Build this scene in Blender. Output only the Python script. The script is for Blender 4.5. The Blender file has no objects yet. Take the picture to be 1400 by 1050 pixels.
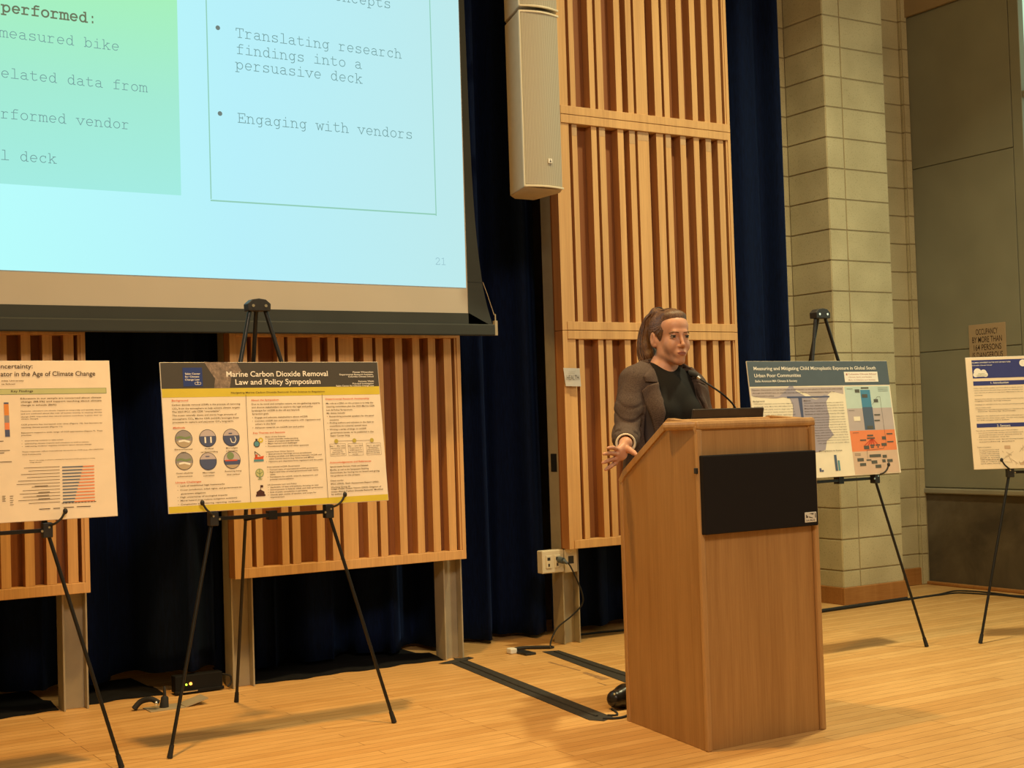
import bpy, bmesh, math, random
import numpy as np
from mathutils import Matrix, Vector
from mathutils.bvhtree import BVHTree

random.seed(7); np.random.seed(7)
C = bpy.context.scene.collection
scene = bpy.context.scene

# ------------------------------------------------------------------ camera, light, exposure
F_PX = 1879.0
PITCH, ROLL, YAW = math.radians(1.7766), math.radians(1.8166), math.radians(32.02)
cy, sy = math.cos(YAW), math.sin(YAW)
fwd = Vector((sy*math.cos(PITCH), cy*math.cos(PITCH), math.sin(PITCH)))
rgt = Vector((cy, -sy, 0)); dwn = -rgt.cross(fwd)
r2 = math.cos(ROLL)*rgt + math.sin(ROLL)*dwn
d2 = -math.sin(ROLL)*rgt + math.cos(ROLL)*dwn
cam_d = bpy.data.cameras.new('camera'); cam = bpy.data.objects.new('camera', cam_d); C.objects.link(cam)
M = Matrix((r2, -d2, -fwd)).transposed().to_4x4(); M.translation = (0, 0, 1.15)
cam.matrix_world = M
cam_d.sensor_width = 36; cam_d.lens = F_PX/1400*36; cam_d.clip_start = .05
scene.camera = cam

scene.view_settings.view_transform = 'Standard'; scene.view_settings.look = 'None'
scene.view_settings.gamma = 1; scene.view_settings.use_curve_mapping = False
scene.view_settings.exposure = 0.0

w = bpy.data.worlds.new('hall_ambient'); scene.world = w; w.use_nodes = True
bg = w.node_tree.nodes['Background']; bg.inputs[0].default_value = (1.0, .61, .18, 1); bg.inputs[1].default_value = .285

def look(o, target):
    o.rotation_euler = (Vector(target)-o.location).to_track_quat('-Z', 'Y').to_euler()
def area(name, loc, target, sx, sy_, watts, color, shape='RECTANGLE', spread=180):
    l = bpy.data.lights.new(name, 'AREA'); l.shape = shape; l.size = sx; l.size_y = sy_; l.energy = watts; l.color = color
    l.spread = math.radians(spread)
    o = bpy.data.objects.new(name, l); C.objects.link(o); o.location = loc; look(o, target); return o
# stage downlights over the easels and the lectern
area('stage_downlight', (1.8, 4.25, 5.4), (1.9, 4.7, 0), .22, .22, 66, (1.0, .585, .17), 'DISK', 100)
area('stage_downlight', (4.9, 4.15, 5.4), (4.9, 4.5, 0), .22, .22, 68, (1.0, .90, .52), 'DISK', 100)
# house light over the audience
area('house_light', (1.2, -.4, 4.4), (2.4, 5.2, .9), 1.6, .8, 52, (1.0, .82, .62), 'RECTANGLE', 100)
# daylight through the tall window in the right wall
area('window_daylight', (7.20, 3.2, 2.9), (5.6, 5.6, 1.8), 3.6, 3.8, 34, (1.0, .80, .55))

# ------------------------------------------------------------------ materials
def new_mat(name):
    m = bpy.data.materials.new(name); m.use_nodes = True
    nt = m.node_tree; return m, nt, nt.nodes['Principled BSDF']
def nd(nt, t, **kw):
    n = nt.nodes.new(t)
    for k, v in kw.items(): setattr(n, k, v)
    return n
def ramp(nt, stops, fac=None):
    r = nd(nt, 'ShaderNodeValToRGB'); e = r.color_ramp.elements
    while len(e) < len(stops): e.new(.5)
    for i, (p, c) in enumerate(stops): e[i].position = p; e[i].color = (*c, 1)
    if fac is not None: nt.links.new(fac, r.inputs[0])
    return r
def coords(nt, scale=(1, 1, 1), kind='Object'):
    t = nd(nt, 'ShaderNodeTexCoord'); mp = nd(nt, 'ShaderNodeMapping'); mp.inputs['Scale'].default_value = scale
    nt.links.new(t.outputs[kind], mp.inputs[0]); return mp.outputs[0]
def noise(nt, vec, scale, detail=3, rough=.5, dist=0):
    n = nd(nt, 'ShaderNodeTexNoise'); n.inputs['Scale'].default_value = scale; n.inputs['Detail'].default_value = detail
    n.inputs['Roughness'].default_value = rough; n.inputs['Distortion'].default_value = dist
    nt.links.new(vec, n.inputs['Vector']); return n.outputs['Fac']
def bump(nt, b, h, strength=.2, dist=.01):
    n = nd(nt, 'ShaderNodeBump'); n.inputs['Strength'].default_value = strength; n.inputs['Distance'].default_value = dist
    nt.links.new(h, n.inputs['Height']); nt.links.new(n.outputs[0], b.inputs['Normal'])
def plain(name, col, rough=.5, metal=0, var=.12, scale=30, spec=.5):
    """a surface of one colour with a faint procedural unevenness"""
    m, nt, b = new_mat(name); v = noise(nt, coords(nt), scale, 2)
    r = ramp(nt, [(.3, tuple(c*(1-var) for c in col)), (.7, tuple(min(1, c*(1+var)) for c in col))], v)
    nt.links.new(r.outputs[0], b.inputs['Base Color']); b.inputs['Roughness'].default_value = rough; b.inputs['Metallic'].default_value = metal
    b.inputs['Specular IOR Level'].default_value = spec
    return m
def wood(name, dark, light, stretch=(40, 40, 1.5), rough=.45, band=(6, 6, .25)):
    m, nt, b = new_mat(name)
    fine = noise(nt, coords(nt, stretch), 3, 5, .65, .4)
    board = noise(nt, coords(nt, band), 2.2, 2, .5, .8)
    mx = nd(nt, 'ShaderNodeMath', operation='MULTIPLY_ADD'); mx.inputs[1].default_value = .55
    nt.links.new(fine, mx.inputs[0]); 
    h = nd(nt, 'ShaderNodeMath', operation='MULTIPLY'); h.inputs[1].default_value = .45; nt.links.new(board, h.inputs[0])
    nt.links.new(h.outputs[0], mx.inputs[2])
    r = ramp(nt, [(.32, dark), (.68, light)], mx.outputs[0])
    nt.links.new(r.outputs[0], b.inputs['Base Color']); b.inputs['Roughness'].default_value = rough
    bump(nt, b, fine, .12, .002)
    return m
def glow(name, col, s=1.0):
    m, nt, b = new_mat(name); b.inputs['Base Color'].default_value = (0, 0, 0, 1); b.inputs['Roughness'].default_value = .6
    b.inputs['Emission Color'].default_value = (*col, 1); b.inputs['Emission Strength'].default_value = s
    b.inputs['Specular IOR Level'].default_value = .1
    return m
def srgb(r, g, b):
    f = lambda c: (c/255/12.92) if c/255 <= .04045 else ((c/255+.055)/1.055)**2.4
    return (f(r), f(g), f(b))

MT = {}
MT['slat'] = wood('slat_wood', (.50, .27, .10), (.70, .42, .17), (60, 60, 1.2), .5, (9, 9, .3))
MT['slat_side_shade'] = wood('slat_side_shade_wood', (.36, .150, .046), (.50, .23, .080), (60, 60, 1.2), .55, (9, 9, .3))  # slat wood made redder and darker: shade on the side faces, as colour
MT['slat_back_shade'] = wood('slat_backing_shade_wood', (.20, .070, .020), (.28, .10, .030), (30, 30, 1.0), .6)  # backing darkened to paint in the shade deep in the grooves
MT['oak'] = wood('oak_veneer', (.30, .147, .046), (.43, .236, .085), (55, 55, 1.6), .42, (7, 7, .35))
MT['oak_trim'] = wood('oak_trim', (.33, .17, .06), (.50, .29, .115), (70, 70, 2.5), .4)
MT['steel'] = plain('painted_steel', (.34, .29, .20), .5, .0, .06, 12)
MT['black_metal'] = plain('black_metal', (.012, .012, .012), .38, .3)
MT['black_plastic'] = plain('black_plastic', (.014, .014, .014), .5)
MT['rivet'] = plain('bright_rivet', (.8, .8, .78), .25, 1.0)
MT['rubber'] = plain('black_rubber', (.012, .012, .012), .8)
MT['foam_board'] = plain('poster_foam_board', (.78, .72, .62), .6, 0, .02, 8)
MT['screen_black'] = plain('screen_masking', (.026, .032, .031), .8, 0, .08, 5)
MT['screen_fabric'] = plain('screen_fabric', (.44, .41, .36), .85, 0, .02, 4)
MT['cream_plastic'] = plain('cream_plastic', (.62, .56, .42), .5, 0, .03, 10)
MT['speaker_shell'] = plain('speaker_shell', (.52, .44, .32), .5, 0, .04, 20)
MT['tape'] = plain('cloth_tape', (.022, .020, .017), .75, 0, .3, 60)
MT['paper'] = plain('white_paper', (.70, .68, .62), .7, 0, .03, 20)
MT['ink'] = plain('print_ink', (.06, .045, .04), .7)
MT['grey_paint'] = plain('grey_wall_panel', (.24, .24, .175), .55, 0, .07, 3)
MT['sill'] = plain('grey_sill', (.28, .26, .19), .55, 0, .07, 6)
MT['beam'] = plain('tan_beam', (.34, .25, .14), .7, 0, .06, 3)
MT['base_wood'] = wood('baseboard_wood', (.30, .12, .03), (.42, .20, .06), (2, 40, 40), .45)

def velvet():
    m, nt, b = new_mat('navy_velvet')
    v = noise(nt, coords(nt, (30, 30, 4)), 4, 3)
    r = ramp(nt, [(.3, (.0010, .0042, .020)), (.7, (.0020, .0082, .039))], v)
    nt.links.new(r.outputs[0], b.inputs['Base Color']); b.inputs['Roughness'].default_value = .9
    b.inputs['Sheen Weight'].default_value = .06; b.inputs['Sheen Roughness'].default_value = .45; b.inputs['Sheen Tint'].default_value = (.10, .30, .95, 1)
    b.inputs['Specular IOR Level'].default_value = .15
    bump(nt, b, noise(nt, coords(nt), 900, 1), .1, .001)
    return m
MT['velvet'] = velvet()

def floor_mat():
    m, nt, b = new_mat('maple_strip_floor')
    v = coords(nt)
    br = nd(nt, 'ShaderNodeTexBrick'); br.offset = .37; br.offset_frequency = 3
    br.inputs['Scale'].default_value = 1; br.inputs['Brick Width'].default_value = 1.35; br.inputs['Row Height'].default_value = .057
    br.inputs['Mortar Size'].default_value = .0013; br.inputs['Mortar Smooth'].default_value = .1
    br.inputs['Color1'].default_value = (.61, .35, .128, 1); br.inputs['Color2'].default_value = (.715, .445, .182, 1); br.inputs['Mortar'].default_value = (.22, .10, .03, 1)
    nt.links.new(v, br.inputs['Vector'])
    g = noise(nt, coords(nt, (2.2, 55, 1)), 3, 4, .6, .3)
    gr = ramp(nt, [(.3, (.80, .76, .70)), (.7, (1.08, 1.08, 1.08))], g)
    mx = nd(nt, 'ShaderNodeMix', data_type='RGBA', blend_type='MULTIPLY'); mx.inputs[0].default_value = 1
    nt.links.new(br.outputs['Color'], mx.inputs[6]); nt.links.new(gr.outputs[0], mx.inputs[7])
    wear = noise(nt, coords(nt, (1.2, 3, 1)), 1.4, 4, .6)
    wr = ramp(nt, [(.35, (.9, .87, .82)), (.7, (1.04, 1.04, 1.04))], wear)
    m2 = nd(nt, 'ShaderNodeMix', data_type='RGBA', blend_type='MULTIPLY'); m2.inputs[0].default_value = 1
    nt.links.new(mx.outputs[2], m2.inputs[6]); nt.links.new(wr.outputs[0], m2.inputs[7])
    nt.links.new(m2.outputs[2], b.inputs['Base Color']); b.inputs['Roughness'].default_value = .42; b.inputs['Specular IOR Level'].default_value = .35
    bump(nt, b, br.outputs['Fac'], -.15, .002)
    return m
MT['floor'] = floor_mat()

def block_mat():
    m, nt, b = new_mat('ground_face_block')
    v = coords(nt)
    big = noise(nt, v, 3.6, 2); sp = noise(nt, v, 125, 3, .75)
    r = ramp(nt, [(.3, (.43, .375, .225)), (.7, (.55, .49, .305))], big)
    s = ramp(nt, [(.33, (.40, .38, .33)), (.43, (1, 1, 1))], sp)
    mx = nd(nt, 'ShaderNodeMix', data_type='RGBA', blend_type='MULTIPLY'); mx.inputs[0].default_value = .6
    nt.links.new(r.outputs[0], mx.inputs[6]); nt.links.new(s.outputs[0], mx.inputs[7]); nt.links.new(mx.outputs[2], b.inputs['Base Color'])
    b.inputs['Roughness'].default_value = .8; bump(nt, b, sp, .25, .003)
    return m
MT['block'] = block_mat()
MT['mortar'] = plain('mortar', (.30, .245, .14), .9, 0, .1, 40)
def concrete_mat():
    m, nt, b = new_mat('stained_concrete')
    a = noise(nt, coords(nt), 2.1, 5, .6, .5); f = noise(nt, coords(nt), 60, 3)
    r = ramp(nt, [(.34, (.055, .042, .026)), (.52, (.10, .078, .048)), (.72, (.16, .13, .085))], a)
    nt.links.new(r.outputs[0], b.inputs['Base Color']); b.inputs['Roughness'].default_value = .75; bump(nt, b, f, .1, .003)
    return m
MT['concrete'] = concrete_mat()

# ------------------------------------------------------------------ mesh helpers
class G:
    def __init__(s): s.v = []; s.f = []; s.m = []; s.s = []
    def add(s, v, f, m=0, smooth=False):
        o = len(s.v); s.v += [tuple(map(float, p)) for p in v]
        for q in f: s.f.append([i+o for i in q]); s.m.append(m); s.s.append(smooth)
    def box(s, x0, x1, y0, y1, z0, z1, m=0):
        v = [(x, y, z) for z in (z0, z1) for y in (y0, y1) for x in (x0, x1)]
        s.add(v, [(0, 2, 3, 1), (4, 5, 7, 6), (0, 1, 5, 4), (2, 6, 7, 3), (0, 4, 6, 2), (1, 3, 7, 5)], m)
    def tube(s, pts, r, n=10, m=0, caps=True):
        pts = [Vector(p) for p in pts]; rs = r if hasattr(r, '__len__') else [r]*len(pts); v = []; f = []
        up = None
        for i, p in enumerate(pts):
            t = (pts[min(i+1, len(pts)-1)]-pts[max(i-1, 0)]).normalized()
            if up is None: up = Vector((0, 0, 1)) if abs(t.z) < .9 else Vector((0, 1, 0))
            a = t.cross(up).normalized(); b = a.cross(t).normalized(); up = b
            for k in range(n):
                th = 2*math.pi*k/n; v.append(p+rs[i]*(math.cos(th)*a+math.sin(th)*b))
        for i in range(len(pts)-1):
            for k in range(n): f.append((i*n+k, i*n+(k+1) % n, (i+1)*n+(k+1) % n, (i+1)*n+k))
        s.add(v, f, m, True)
        if caps:
            s.add(v[:n], [tuple(range(n))[::-1]], m); s.add(v[-n:], [tuple(range(n))], m)
    def prism(s, poly, fn, m=0):
        """poly: 2d outline, fn(a, b, t) -> xyz for t = 0 and 1"""
        n = len(poly); v = [fn(a, b, 0) for a, b in poly]+[fn(a, b, 1) for a, b in poly]
        s.add(v, [tuple(range(n))[::-1], tuple(range(n, 2*n))]+[(i, (i+1) % n, n+(i+1) % n, n+i) for i in range(n)], m)
    def sphere(s, c, r, n=12, m=0):
        rx, ry, rz = r if hasattr(r, '__len__') else (r, r, r); v = []; f = []
        for i in range(n+1):
            for k in range(2*n):
                a = math.pi*i/n; b = math.pi*k/n
                v.append((c[0]+rx*math.sin(a)*math.cos(b), c[1]+ry*math.sin(a)*math.sin(b), c[2]+rz*math.cos(a)))
        for i in range(n):
            for k in range(2*n): f.append((i*2*n+k, (i+1)*2*n+k, (i+1)*2*n+(k+1) % (2*n), i*2*n+(k+1) % (2*n)))
        s.add(v, f, m, True)
    def poly(s, pts, m=0): s.add(pts, [tuple(range(len(pts)))], m)

def obj(name, g, mats, parent=None, bevel=0, loc=None, fix=True):
    me = bpy.data.meshes.new(name); me.from_pydata(g.v, [], g.f)
    for mm in (mats if isinstance(mats, (list, tuple)) else [mats]): me.materials.append(mm)
    me.polygons.foreach_set('material_index', g.m); me.polygons.foreach_set('use_smooth', g.s)
    if fix:
        bm = bmesh.new(); bm.from_mesh(me); bmesh.ops.recalc_face_normals(bm, faces=bm.faces); bm.to_mesh(me); bm.free()
    me.update()
    o = bpy.data.objects.new(name, me); C.objects.link(o)
    if parent: o.parent = parent
    if loc: o.location = loc
    if bevel:
        b = o.modifiers.new('bevel', 'BEVEL'); b.width = bevel; b.segments = 2; b.limit_method = 'ANGLE'; b.angle_limit = math.radians(40)
    return o
def tag(o, label, cat, group=None):
    o['label'] = label; o['category'] = cat
    if group: o['group'] = group
    return o
def thing(name, label, cat, loc=(0, 0, 0), rot=(0, 0, 0), group=None):
    o = bpy.data.objects.new(name, None); C.objects.link(o); o.location = loc; o.rotation_euler = rot; o.empty_display_size = .1
    return tag(o, label, cat, group)
def struct(o): o['kind'] = 'structure'; return o
def dup(root, loc, label, rz=0):
    r = root.copy(); C.objects.link(r); r.location = loc; r.rotation_euler = (0, 0, rz); r['label'] = label
    for ch in list(root.children):
        c = ch.copy(); C.objects.link(c); c.parent = r
        for g in list(ch.children):
            d = g.copy(); C.objects.link(d); d.parent = c
    return r

# ------------------------------------------------------------------ lettering
_txt = {}
def prepare(strings):
    obs = []
    for s_, wgt in strings:
        if (s_, wgt) in _txt: continue
        cu = bpy.data.curves.new('t', 'FONT'); cu.body = s_; cu.resolution_u = 2 if len(s_) > 45 else 4; cu.offset = wgt
        o = bpy.data.objects.new('t', cu); C.objects.link(o); obs.append((s_, wgt, o, cu))
    bpy.context.view_layer.update(); dg = bpy.context.evaluated_depsgraph_get()
    for s_, wgt, o, cu in obs:
        me = bpy.data.meshes.new_from_object(o.evaluated_get(dg))
        v = np.array([p.co[:] for p in me.vertices]).reshape(-1, 3); f = [tuple(p.vertices) for p in me.polygons]
        _txt[(s_, wgt)] = (v, f); bpy.data.meshes.remove(me); bpy.data.objects.remove(o); bpy.data.curves.remove(cu)
CAP = .70
def letter(g, s_, x, y, wid, h, depth, m=0, wgt=0.0, fn=None, cap=CAP):
    """text with its left baseline end at (x, y), fitted to width wid, capital height h"""
    v, f = _txt[(s_, wgt)]
    if len(v) == 0: return
    x0 = v[:, 0].min(); sx = wid/(v[:, 0].max()-x0); sy_ = h/cap
    fn = fn or (lambda a, b: (a, depth, b))
    g.add([fn(x+(p[0]-x0)*sx, y+p[1]*sy_) for p in v], f, m)
TEXTS={'P1': {'white': [('Marine Carbon Dioxide Removal', 0.2555, 0.5072, 0.4197, 0.0217),
 ('Law and Policy Symposium', 0.2891, 0.4763, 0.3517, 0.0217),
 ('Pieose Winanchan', 0.7847, 0.5192, 0.0912, 0.0063),
 ('Departmental Research Assistant,', 0.7257, 0.5096, 0.1493, 0.0063),
 ('Columbia Climate School', 0.7635, 0.501, 0.1124, 0.0063),
 ('Romany Webb', 0.8067, 0.4818, 0.0691, 0.0063),
 ('Principal Investigator', 0.7801, 0.4728, 0.0949, 0.0063),
 ('Sabin Center for Climate Change Law', 0.7078, 0.4641, 0.1664, 0.0063)], 'logo': [('Sabin Center', 0.094, 0.5164, 0.0586, 0.0085),
 ('for Climate', 0.0933, 0.5053, 0.0546, 0.0085),
 ('Change Law', 0.0926, 0.4941, 0.0559, 0.0085)], 'brown': [('Navigating Marine Carbon Dioxide Removal: From Science to Regulation', 0.2691, 0.4428, 0.3868, 0.0074)], 'red': [('Background', 0.037, 0.4162, 0.0624, 0.0078),
 ('Methods', 0.0359, 0.314, 0.0451, 0.0077),
 ('Unique Challenges', 0.0325, 0.1105, 0.0974, 0.0077),
 ('About the Symposium', 0.3472, 0.4123, 0.1133, 0.0081),
 ('Key Themes and Sessions', 0.3465, 0.2855, 0.13, 0.008),
 ('Departmental Research Assistantship', 0.6581, 0.4119, 0.19, 0.0076),
 ('Acknowledgements and References', 0.6553, 0.1591, 0.1798, 0.0082)], 'ink': [('Carbon dioxide removal (CDR) is the process of removing', 0.036, 0.3997, 0.2664, 0.0072),
 ('CO₂ from the atmosphere to help achieve climate targets.', 0.0365, 0.3859, 0.265, 0.0072),
 ('The 2023 IPCC calls CDR “unavoidable”.', 0.0357, 0.3736, 0.187, 0.0072),
 ('The ocean naturally draws and stores huge amounts of', 0.0355, 0.3602, 0.2504, 0.0072),
 ('atmospheric CO₂. Marine CDR (mCDR) leverages these', 0.0354, 0.347, 0.2579, 0.0072),
 ('processes to capture and sequester CO₂ long-term.', 0.0353, 0.3346, 0.2365, 0.0072),
 ('Electrochemical', 0.0367, 0.2337, 0.0675, 0.0058),
 ('CDR', 0.0602, 0.2218, 0.0203, 0.0058),
 ('Artificial', 0.1514, 0.2331, 0.0341, 0.0058),
 ('up/downwelling', 0.136, 0.221, 0.0656, 0.0058),
 ('Microalgae', 0.2348, 0.2325, 0.0456, 0.0059),
 ('cultivation', 0.2341, 0.2214, 0.0449, 0.0059),
 ('Ocean alkalinity', 0.0365, 0.1451, 0.0648, 0.0058),
 ('enhancement', 0.0409, 0.1332, 0.0569, 0.0057),
 ('Macroalgae', 0.1382, 0.1432, 0.0466, 0.0058),
 ('cultivation', 0.1401, 0.1315, 0.0419, 0.0058),
 ('Restoring living', 0.2247, 0.1447, 0.0646, 0.0059),
 ('blue carbon', 0.232, 0.1323, 0.0504, 0.0059),
 ('•  Lack of established legal frameworks', 0.0388, 0.0976, 0.1812, 0.0064),
 ('•  Ocean jurisdiction, tribal rights, and government-to-', 0.0378, 0.0827, 0.2512, 0.0064),
 ('   government obligations', 0.0499, 0.0687, 0.0947, 0.0064),
 ('•  High uncertainty of ecological impacts', 0.0361, 0.056, 0.1914, 0.0064),
 ('•  Moral hazard (may reduce mitigation ambition)', 0.0366, 0.0434, 0.2286, 0.0064),
 ('•  Complexities in monitoring, reporting, verification', 0.0371, 0.0298, 0.2421, 0.0064),
 ('Due to its novel and complex nature, we are gathering experts', 0.3482, 0.3973, 0.2834, 0.0074),
 ('and diverse stakeholders to explore the legal and policy', 0.348, 0.3844, 0.2533, 0.0074),
 ('landscape for mCDR in the US and beyond.', 0.3477, 0.3718, 0.1972, 0.0074),
 ('Symposium goals:', 0.3482, 0.3595, 0.0672, 0.0073),
 ('•  Engage and educate stakeholders about mCDR', 0.3472, 0.3452, 0.229, 0.0067),
 ('•  Connect mCDR law and policy experts with regulators and', 0.3463, 0.3321, 0.2823, 0.0067),
 ('   others in the field', 0.3579, 0.3199, 0.0814, 0.0067),
 ('•  Advance research on mCDR law and policy', 0.3458, 0.3061, 0.2128, 0.0067),
 ('State of the Science', 0.3948, 0.2703, 0.0819, 0.006),
 ('•  Latest scientific understanding', 0.3956, 0.2614, 0.1334, 0.006),
 ('•  Status of projects and field tests', 0.3949, 0.2526, 0.1392, 0.006),
 ('•  Major barriers and challenges', 0.3943, 0.2438, 0.1291, 0.006),
 ('•  Foundational ethical and social questions', 0.3935, 0.2332, 0.1782, 0.006),
 ('Lessons from Other Sectors', 0.3934, 0.2122, 0.1154, 0.006),
 ('•  Best practices learnings across jurisdictions', 0.3941, 0.2032, 0.1876, 0.006),
 ('•  Finding parallels and differences between mCDR and', 0.3934, 0.1937, 0.2291, 0.006),
 ('   other marine sectors (e.g. fisheries and MPAs)', 0.4039, 0.1844, 0.1857, 0.006),
 ('•  Opinions and objections from regulators and the public', 0.392, 0.1741, 0.2363, 0.006),
 ('International mCDR Governance', 0.3933, 0.1537, 0.1346, 0.006),
 ('•  Current state of international mCDR governance', 0.3939, 0.1428, 0.2083, 0.006),
 ('•  Rights and roles of tribal governments with native', 0.3933, 0.1337, 0.2112, 0.006),
 ('   states', 0.4037, 0.1245, 0.021, 0.006),
 ('•  Foundations for mCDR research, deployment, and', 0.3932, 0.1147, 0.2069, 0.006),
 ('   potential commercialization', 0.4022, 0.1052, 0.0962, 0.006),
 ('US Domestic Law and Policy', 0.391, 0.0852, 0.1187, 0.006),
 ('•  Applicable US laws and policies, focusing on new', 0.3917, 0.0753, 0.2088, 0.006),
 ('•  Developments in federal, tribal, and state governance', 0.391, 0.0659, 0.2271, 0.006),
 ('•  Role of public consultation in permitting', 0.3903, 0.0563, 0.1617, 0.006),
 ('•  Identify gaps, points of tension, and scope for', 0.3896, 0.0467, 0.1992, 0.006),
 ('   improvement', 0.3987, 0.037, 0.0574, 0.0059),
 ('My role as a DRA on this project is to help the', 0.6582, 0.3947, 0.2068, 0.0069),
 ('steering committee plan the 2025 Marine CDR', 0.6586, 0.3818, 0.2115, 0.0069),
 ('Law & Policy Symposium.', 0.6575, 0.3682, 0.1143, 0.0069),
 ('My duties include:', 0.6579, 0.3555, 0.0804, 0.0069),
 ('•  Researching potential speakers for the panel', 0.6583, 0.3423, 0.2045, 0.0069),
 ('   sessions', 0.669, 0.3288, 0.0386, 0.0069),
 ('•  Finding authors and scholars in the field to', 0.6577, 0.3167, 0.2034, 0.0069),
 ('   contribute to a journal special issue', 0.667, 0.3041, 0.1617, 0.0069),
 ('•  Writing a series of blogs on mCDR', 0.6556, 0.2905, 0.1696, 0.0069),
 ('   governance issues, to be published in the', 0.6678, 0.2774, 0.1884, 0.0069),
 ('   Sabin Center blog', 0.6668, 0.2653, 0.0835, 0.0069),
 ('Special thanks Romany Webb and Rebekah', 0.6553, 0.1429, 0.1654, 0.0068),
 ('Murillo, as well as the Symposium Steering', 0.6543, 0.1302, 0.1669, 0.0068),
 ('Committee, for having me on board and giving', 0.654, 0.1189, 0.2144, 0.0068),
 ('me guidance on this project.', 0.6538, 0.1075, 0.1282, 0.0068),
 ('Cited works:', 0.6522, 0.0881, 0.0563, 0.0068),
 ('IPCC (2023). Sixth Assessment Report (AR6),', 0.6527, 0.0752, 0.2102, 0.0068),
 ('Working Group III.', 0.6518, 0.0623, 0.0842, 0.0068),
 ('Image credit: Ocean Visions (2023). Diagram of', 0.6525, 0.0555, 0.2179, 0.0068),
 ('Ocean-Based Carbon Dioxide Removal. Modified', 0.6516, 0.0444, 0.2255, 0.0068),
 ('by author.', 0.6523, 0.0347, 0.0473, 0.0068),
 ('May 1 - May 2025', 0.6619, 0.2249, 0.0639, 0.0048),
 ('Submissions for mCDR', 0.6642, 0.2162, 0.0623, 0.0048),
 ('workshop,', 0.6739, 0.2087, 0.04, 0.0048),
 ('reporting, the', 0.6689, 0.2013, 0.0474, 0.0048),
 ('publication stage', 0.6639, 0.1937, 0.0608, 0.0048),
 ('May 1 - June 2025', 0.7408, 0.2232, 0.0617, 0.0048),
 ('Preparation of', 0.7461, 0.2149, 0.0512, 0.0048),
 ('ACEEE papers to', 0.7439, 0.2066, 0.0542, 0.0048),
 ('law journal review', 0.7402, 0.1984, 0.0602, 0.0048),
 ('and due', 0.756, 0.1902, 0.0241, 0.0048),
 ('May 5 - July 2025', 0.8223, 0.2218, 0.0566, 0.0049),
 ('Symposium', 0.8293, 0.2149, 0.0413, 0.0049),
 ('administration,', 0.8226, 0.2073, 0.0535, 0.0049),
 ('drafting synthesis', 0.8189, 0.1997, 0.058, 0.0049),
 ('papers in the blog', 0.8167, 0.1921, 0.0595, 0.0048)]}, 'P0': {'title': [('ncertainty:', 0.5225, 0.5358, 0.1075, 0.0161),
 ('ator in the Age of Climate Change', 0.5207, 0.508, 0.3258, 0.0173)], 'ink': [('mbia University', 0.5232, 0.4896, 0.0746, 0.0059),
 ('te School', 0.5227, 0.478, 0.0446, 0.0059),
 ('Key Findings', 0.5532, 0.4518, 0.0741, 0.0089),
 ('However, educators see climate impacts as temporally and spatially distant', 0.5828, 0.3826, 0.2795, 0.0045),
 ('and are confused about the role of human activity in causing climate', 0.5823, 0.3729, 0.2804, 0.0045),
 ('change (54% responded that natural systems contribute “a great deal” to', 0.5823, 0.3625, 0.2804, 0.0045),
 ('climate change).', 0.5824, 0.3548, 0.0592, 0.0044),
 ('prioritize:', 0.5808, 0.2974, 0.0342, 0.0044),
 ('•   empowering students to take action', 0.5809, 0.2785, 0.1411, 0.0044),
 ('•   addressing climate impacts and solutions as well as causes', 0.5804, 0.2679, 0.2303, 0.0044),
 ('•   addressing students’ negative emotions about climate change', 0.5809, 0.2587, 0.2387, 0.0044),
 ('These responses reflect international discourse on CCE (e.g., the UNFCCC', 0.5801, 0.2399, 0.2814, 0.0044),
 ('ACE Framework).', 0.5805, 0.23, 0.0647, 0.0044)], 'bold': [('Educators in our sample are concerned about climate', 0.5838, 0.426, 0.2798, 0.0065),
 ('change (88.5%) and support teaching about climate', 0.5842, 0.4145, 0.2798, 0.0065),
 ('change in schools (86%).', 0.5837, 0.4026, 0.1233, 0.0064),
 ('CCE practice has increased over time (Figure 10), but barriers to', 0.5816, 0.3347, 0.2801, 0.005),
 ('teaching climate persist (Figure 11).', 0.5816, 0.3247, 0.1417, 0.0049),
 ('Educators support a wide range of CCE approaches (Figure 7). They', 0.5812, 0.3062, 0.2804, 0.0049),
 ('Figure 7. Percentage of educators indicating the importance of CCE approaches to climate', 0.6039, 0.2092, 0.2254, 0.0034),
 ('change education', 0.6045, 0.2024, 0.0404, 0.0034)]}, 'P3': {'white': [('Measuring and Mitigating Child Microplastic Exposure in Global South', 0.0367, 0.5208, 0.8056, 0.0172),
 ('Urban Poor Communities', 0.0363, 0.4875, 0.2944, 0.0168),
 ('Belle Aronson MA Climate & Society', 0.0384, 0.4636, 0.2651, 0.0108)], 'ink': [('Objective: Characterize and map the pathways of child exposure to microplastics in Global South urban settings', 0.009, 0.4246, 0.5849, 0.0066),
 ('through the WASH lens, to identify sources and propose recommendations that can be', 0.0128, 0.4098, 0.5279, 0.0066),
 ('implemented in policy.', 0.0153, 0.3959, 0.1314, 0.0065),
 ('Background:', 0.01, 0.371, 0.0732, 0.0077),
 ('Child plastic exposure occurs at every stage of a', 0.0126, 0.3591, 0.2479, 0.0054),
 ('product life cycle. More than 400 million tons of', 0.013, 0.3458, 0.2486, 0.0053),
 ('plastic are made yearly, most for single uses. 70%', 0.0133, 0.3325, 0.2494, 0.0053),
 ('of waste is burned or openly dumped in towns of', 0.0136, 0.3192, 0.2501, 0.0053),
 ('the Global South, where infants ingest dust and', 0.0139, 0.3059, 0.2509, 0.0053),
 ('Methods:', 0.3303, 0.3692, 0.0473, 0.0067),
 ('Literature review of forty studies on exposure', 0.3316, 0.3583, 0.2579, 0.0055),
 ('from toys, bottles, air and household dust', 0.3306, 0.3448, 0.2591, 0.0055),
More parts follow.
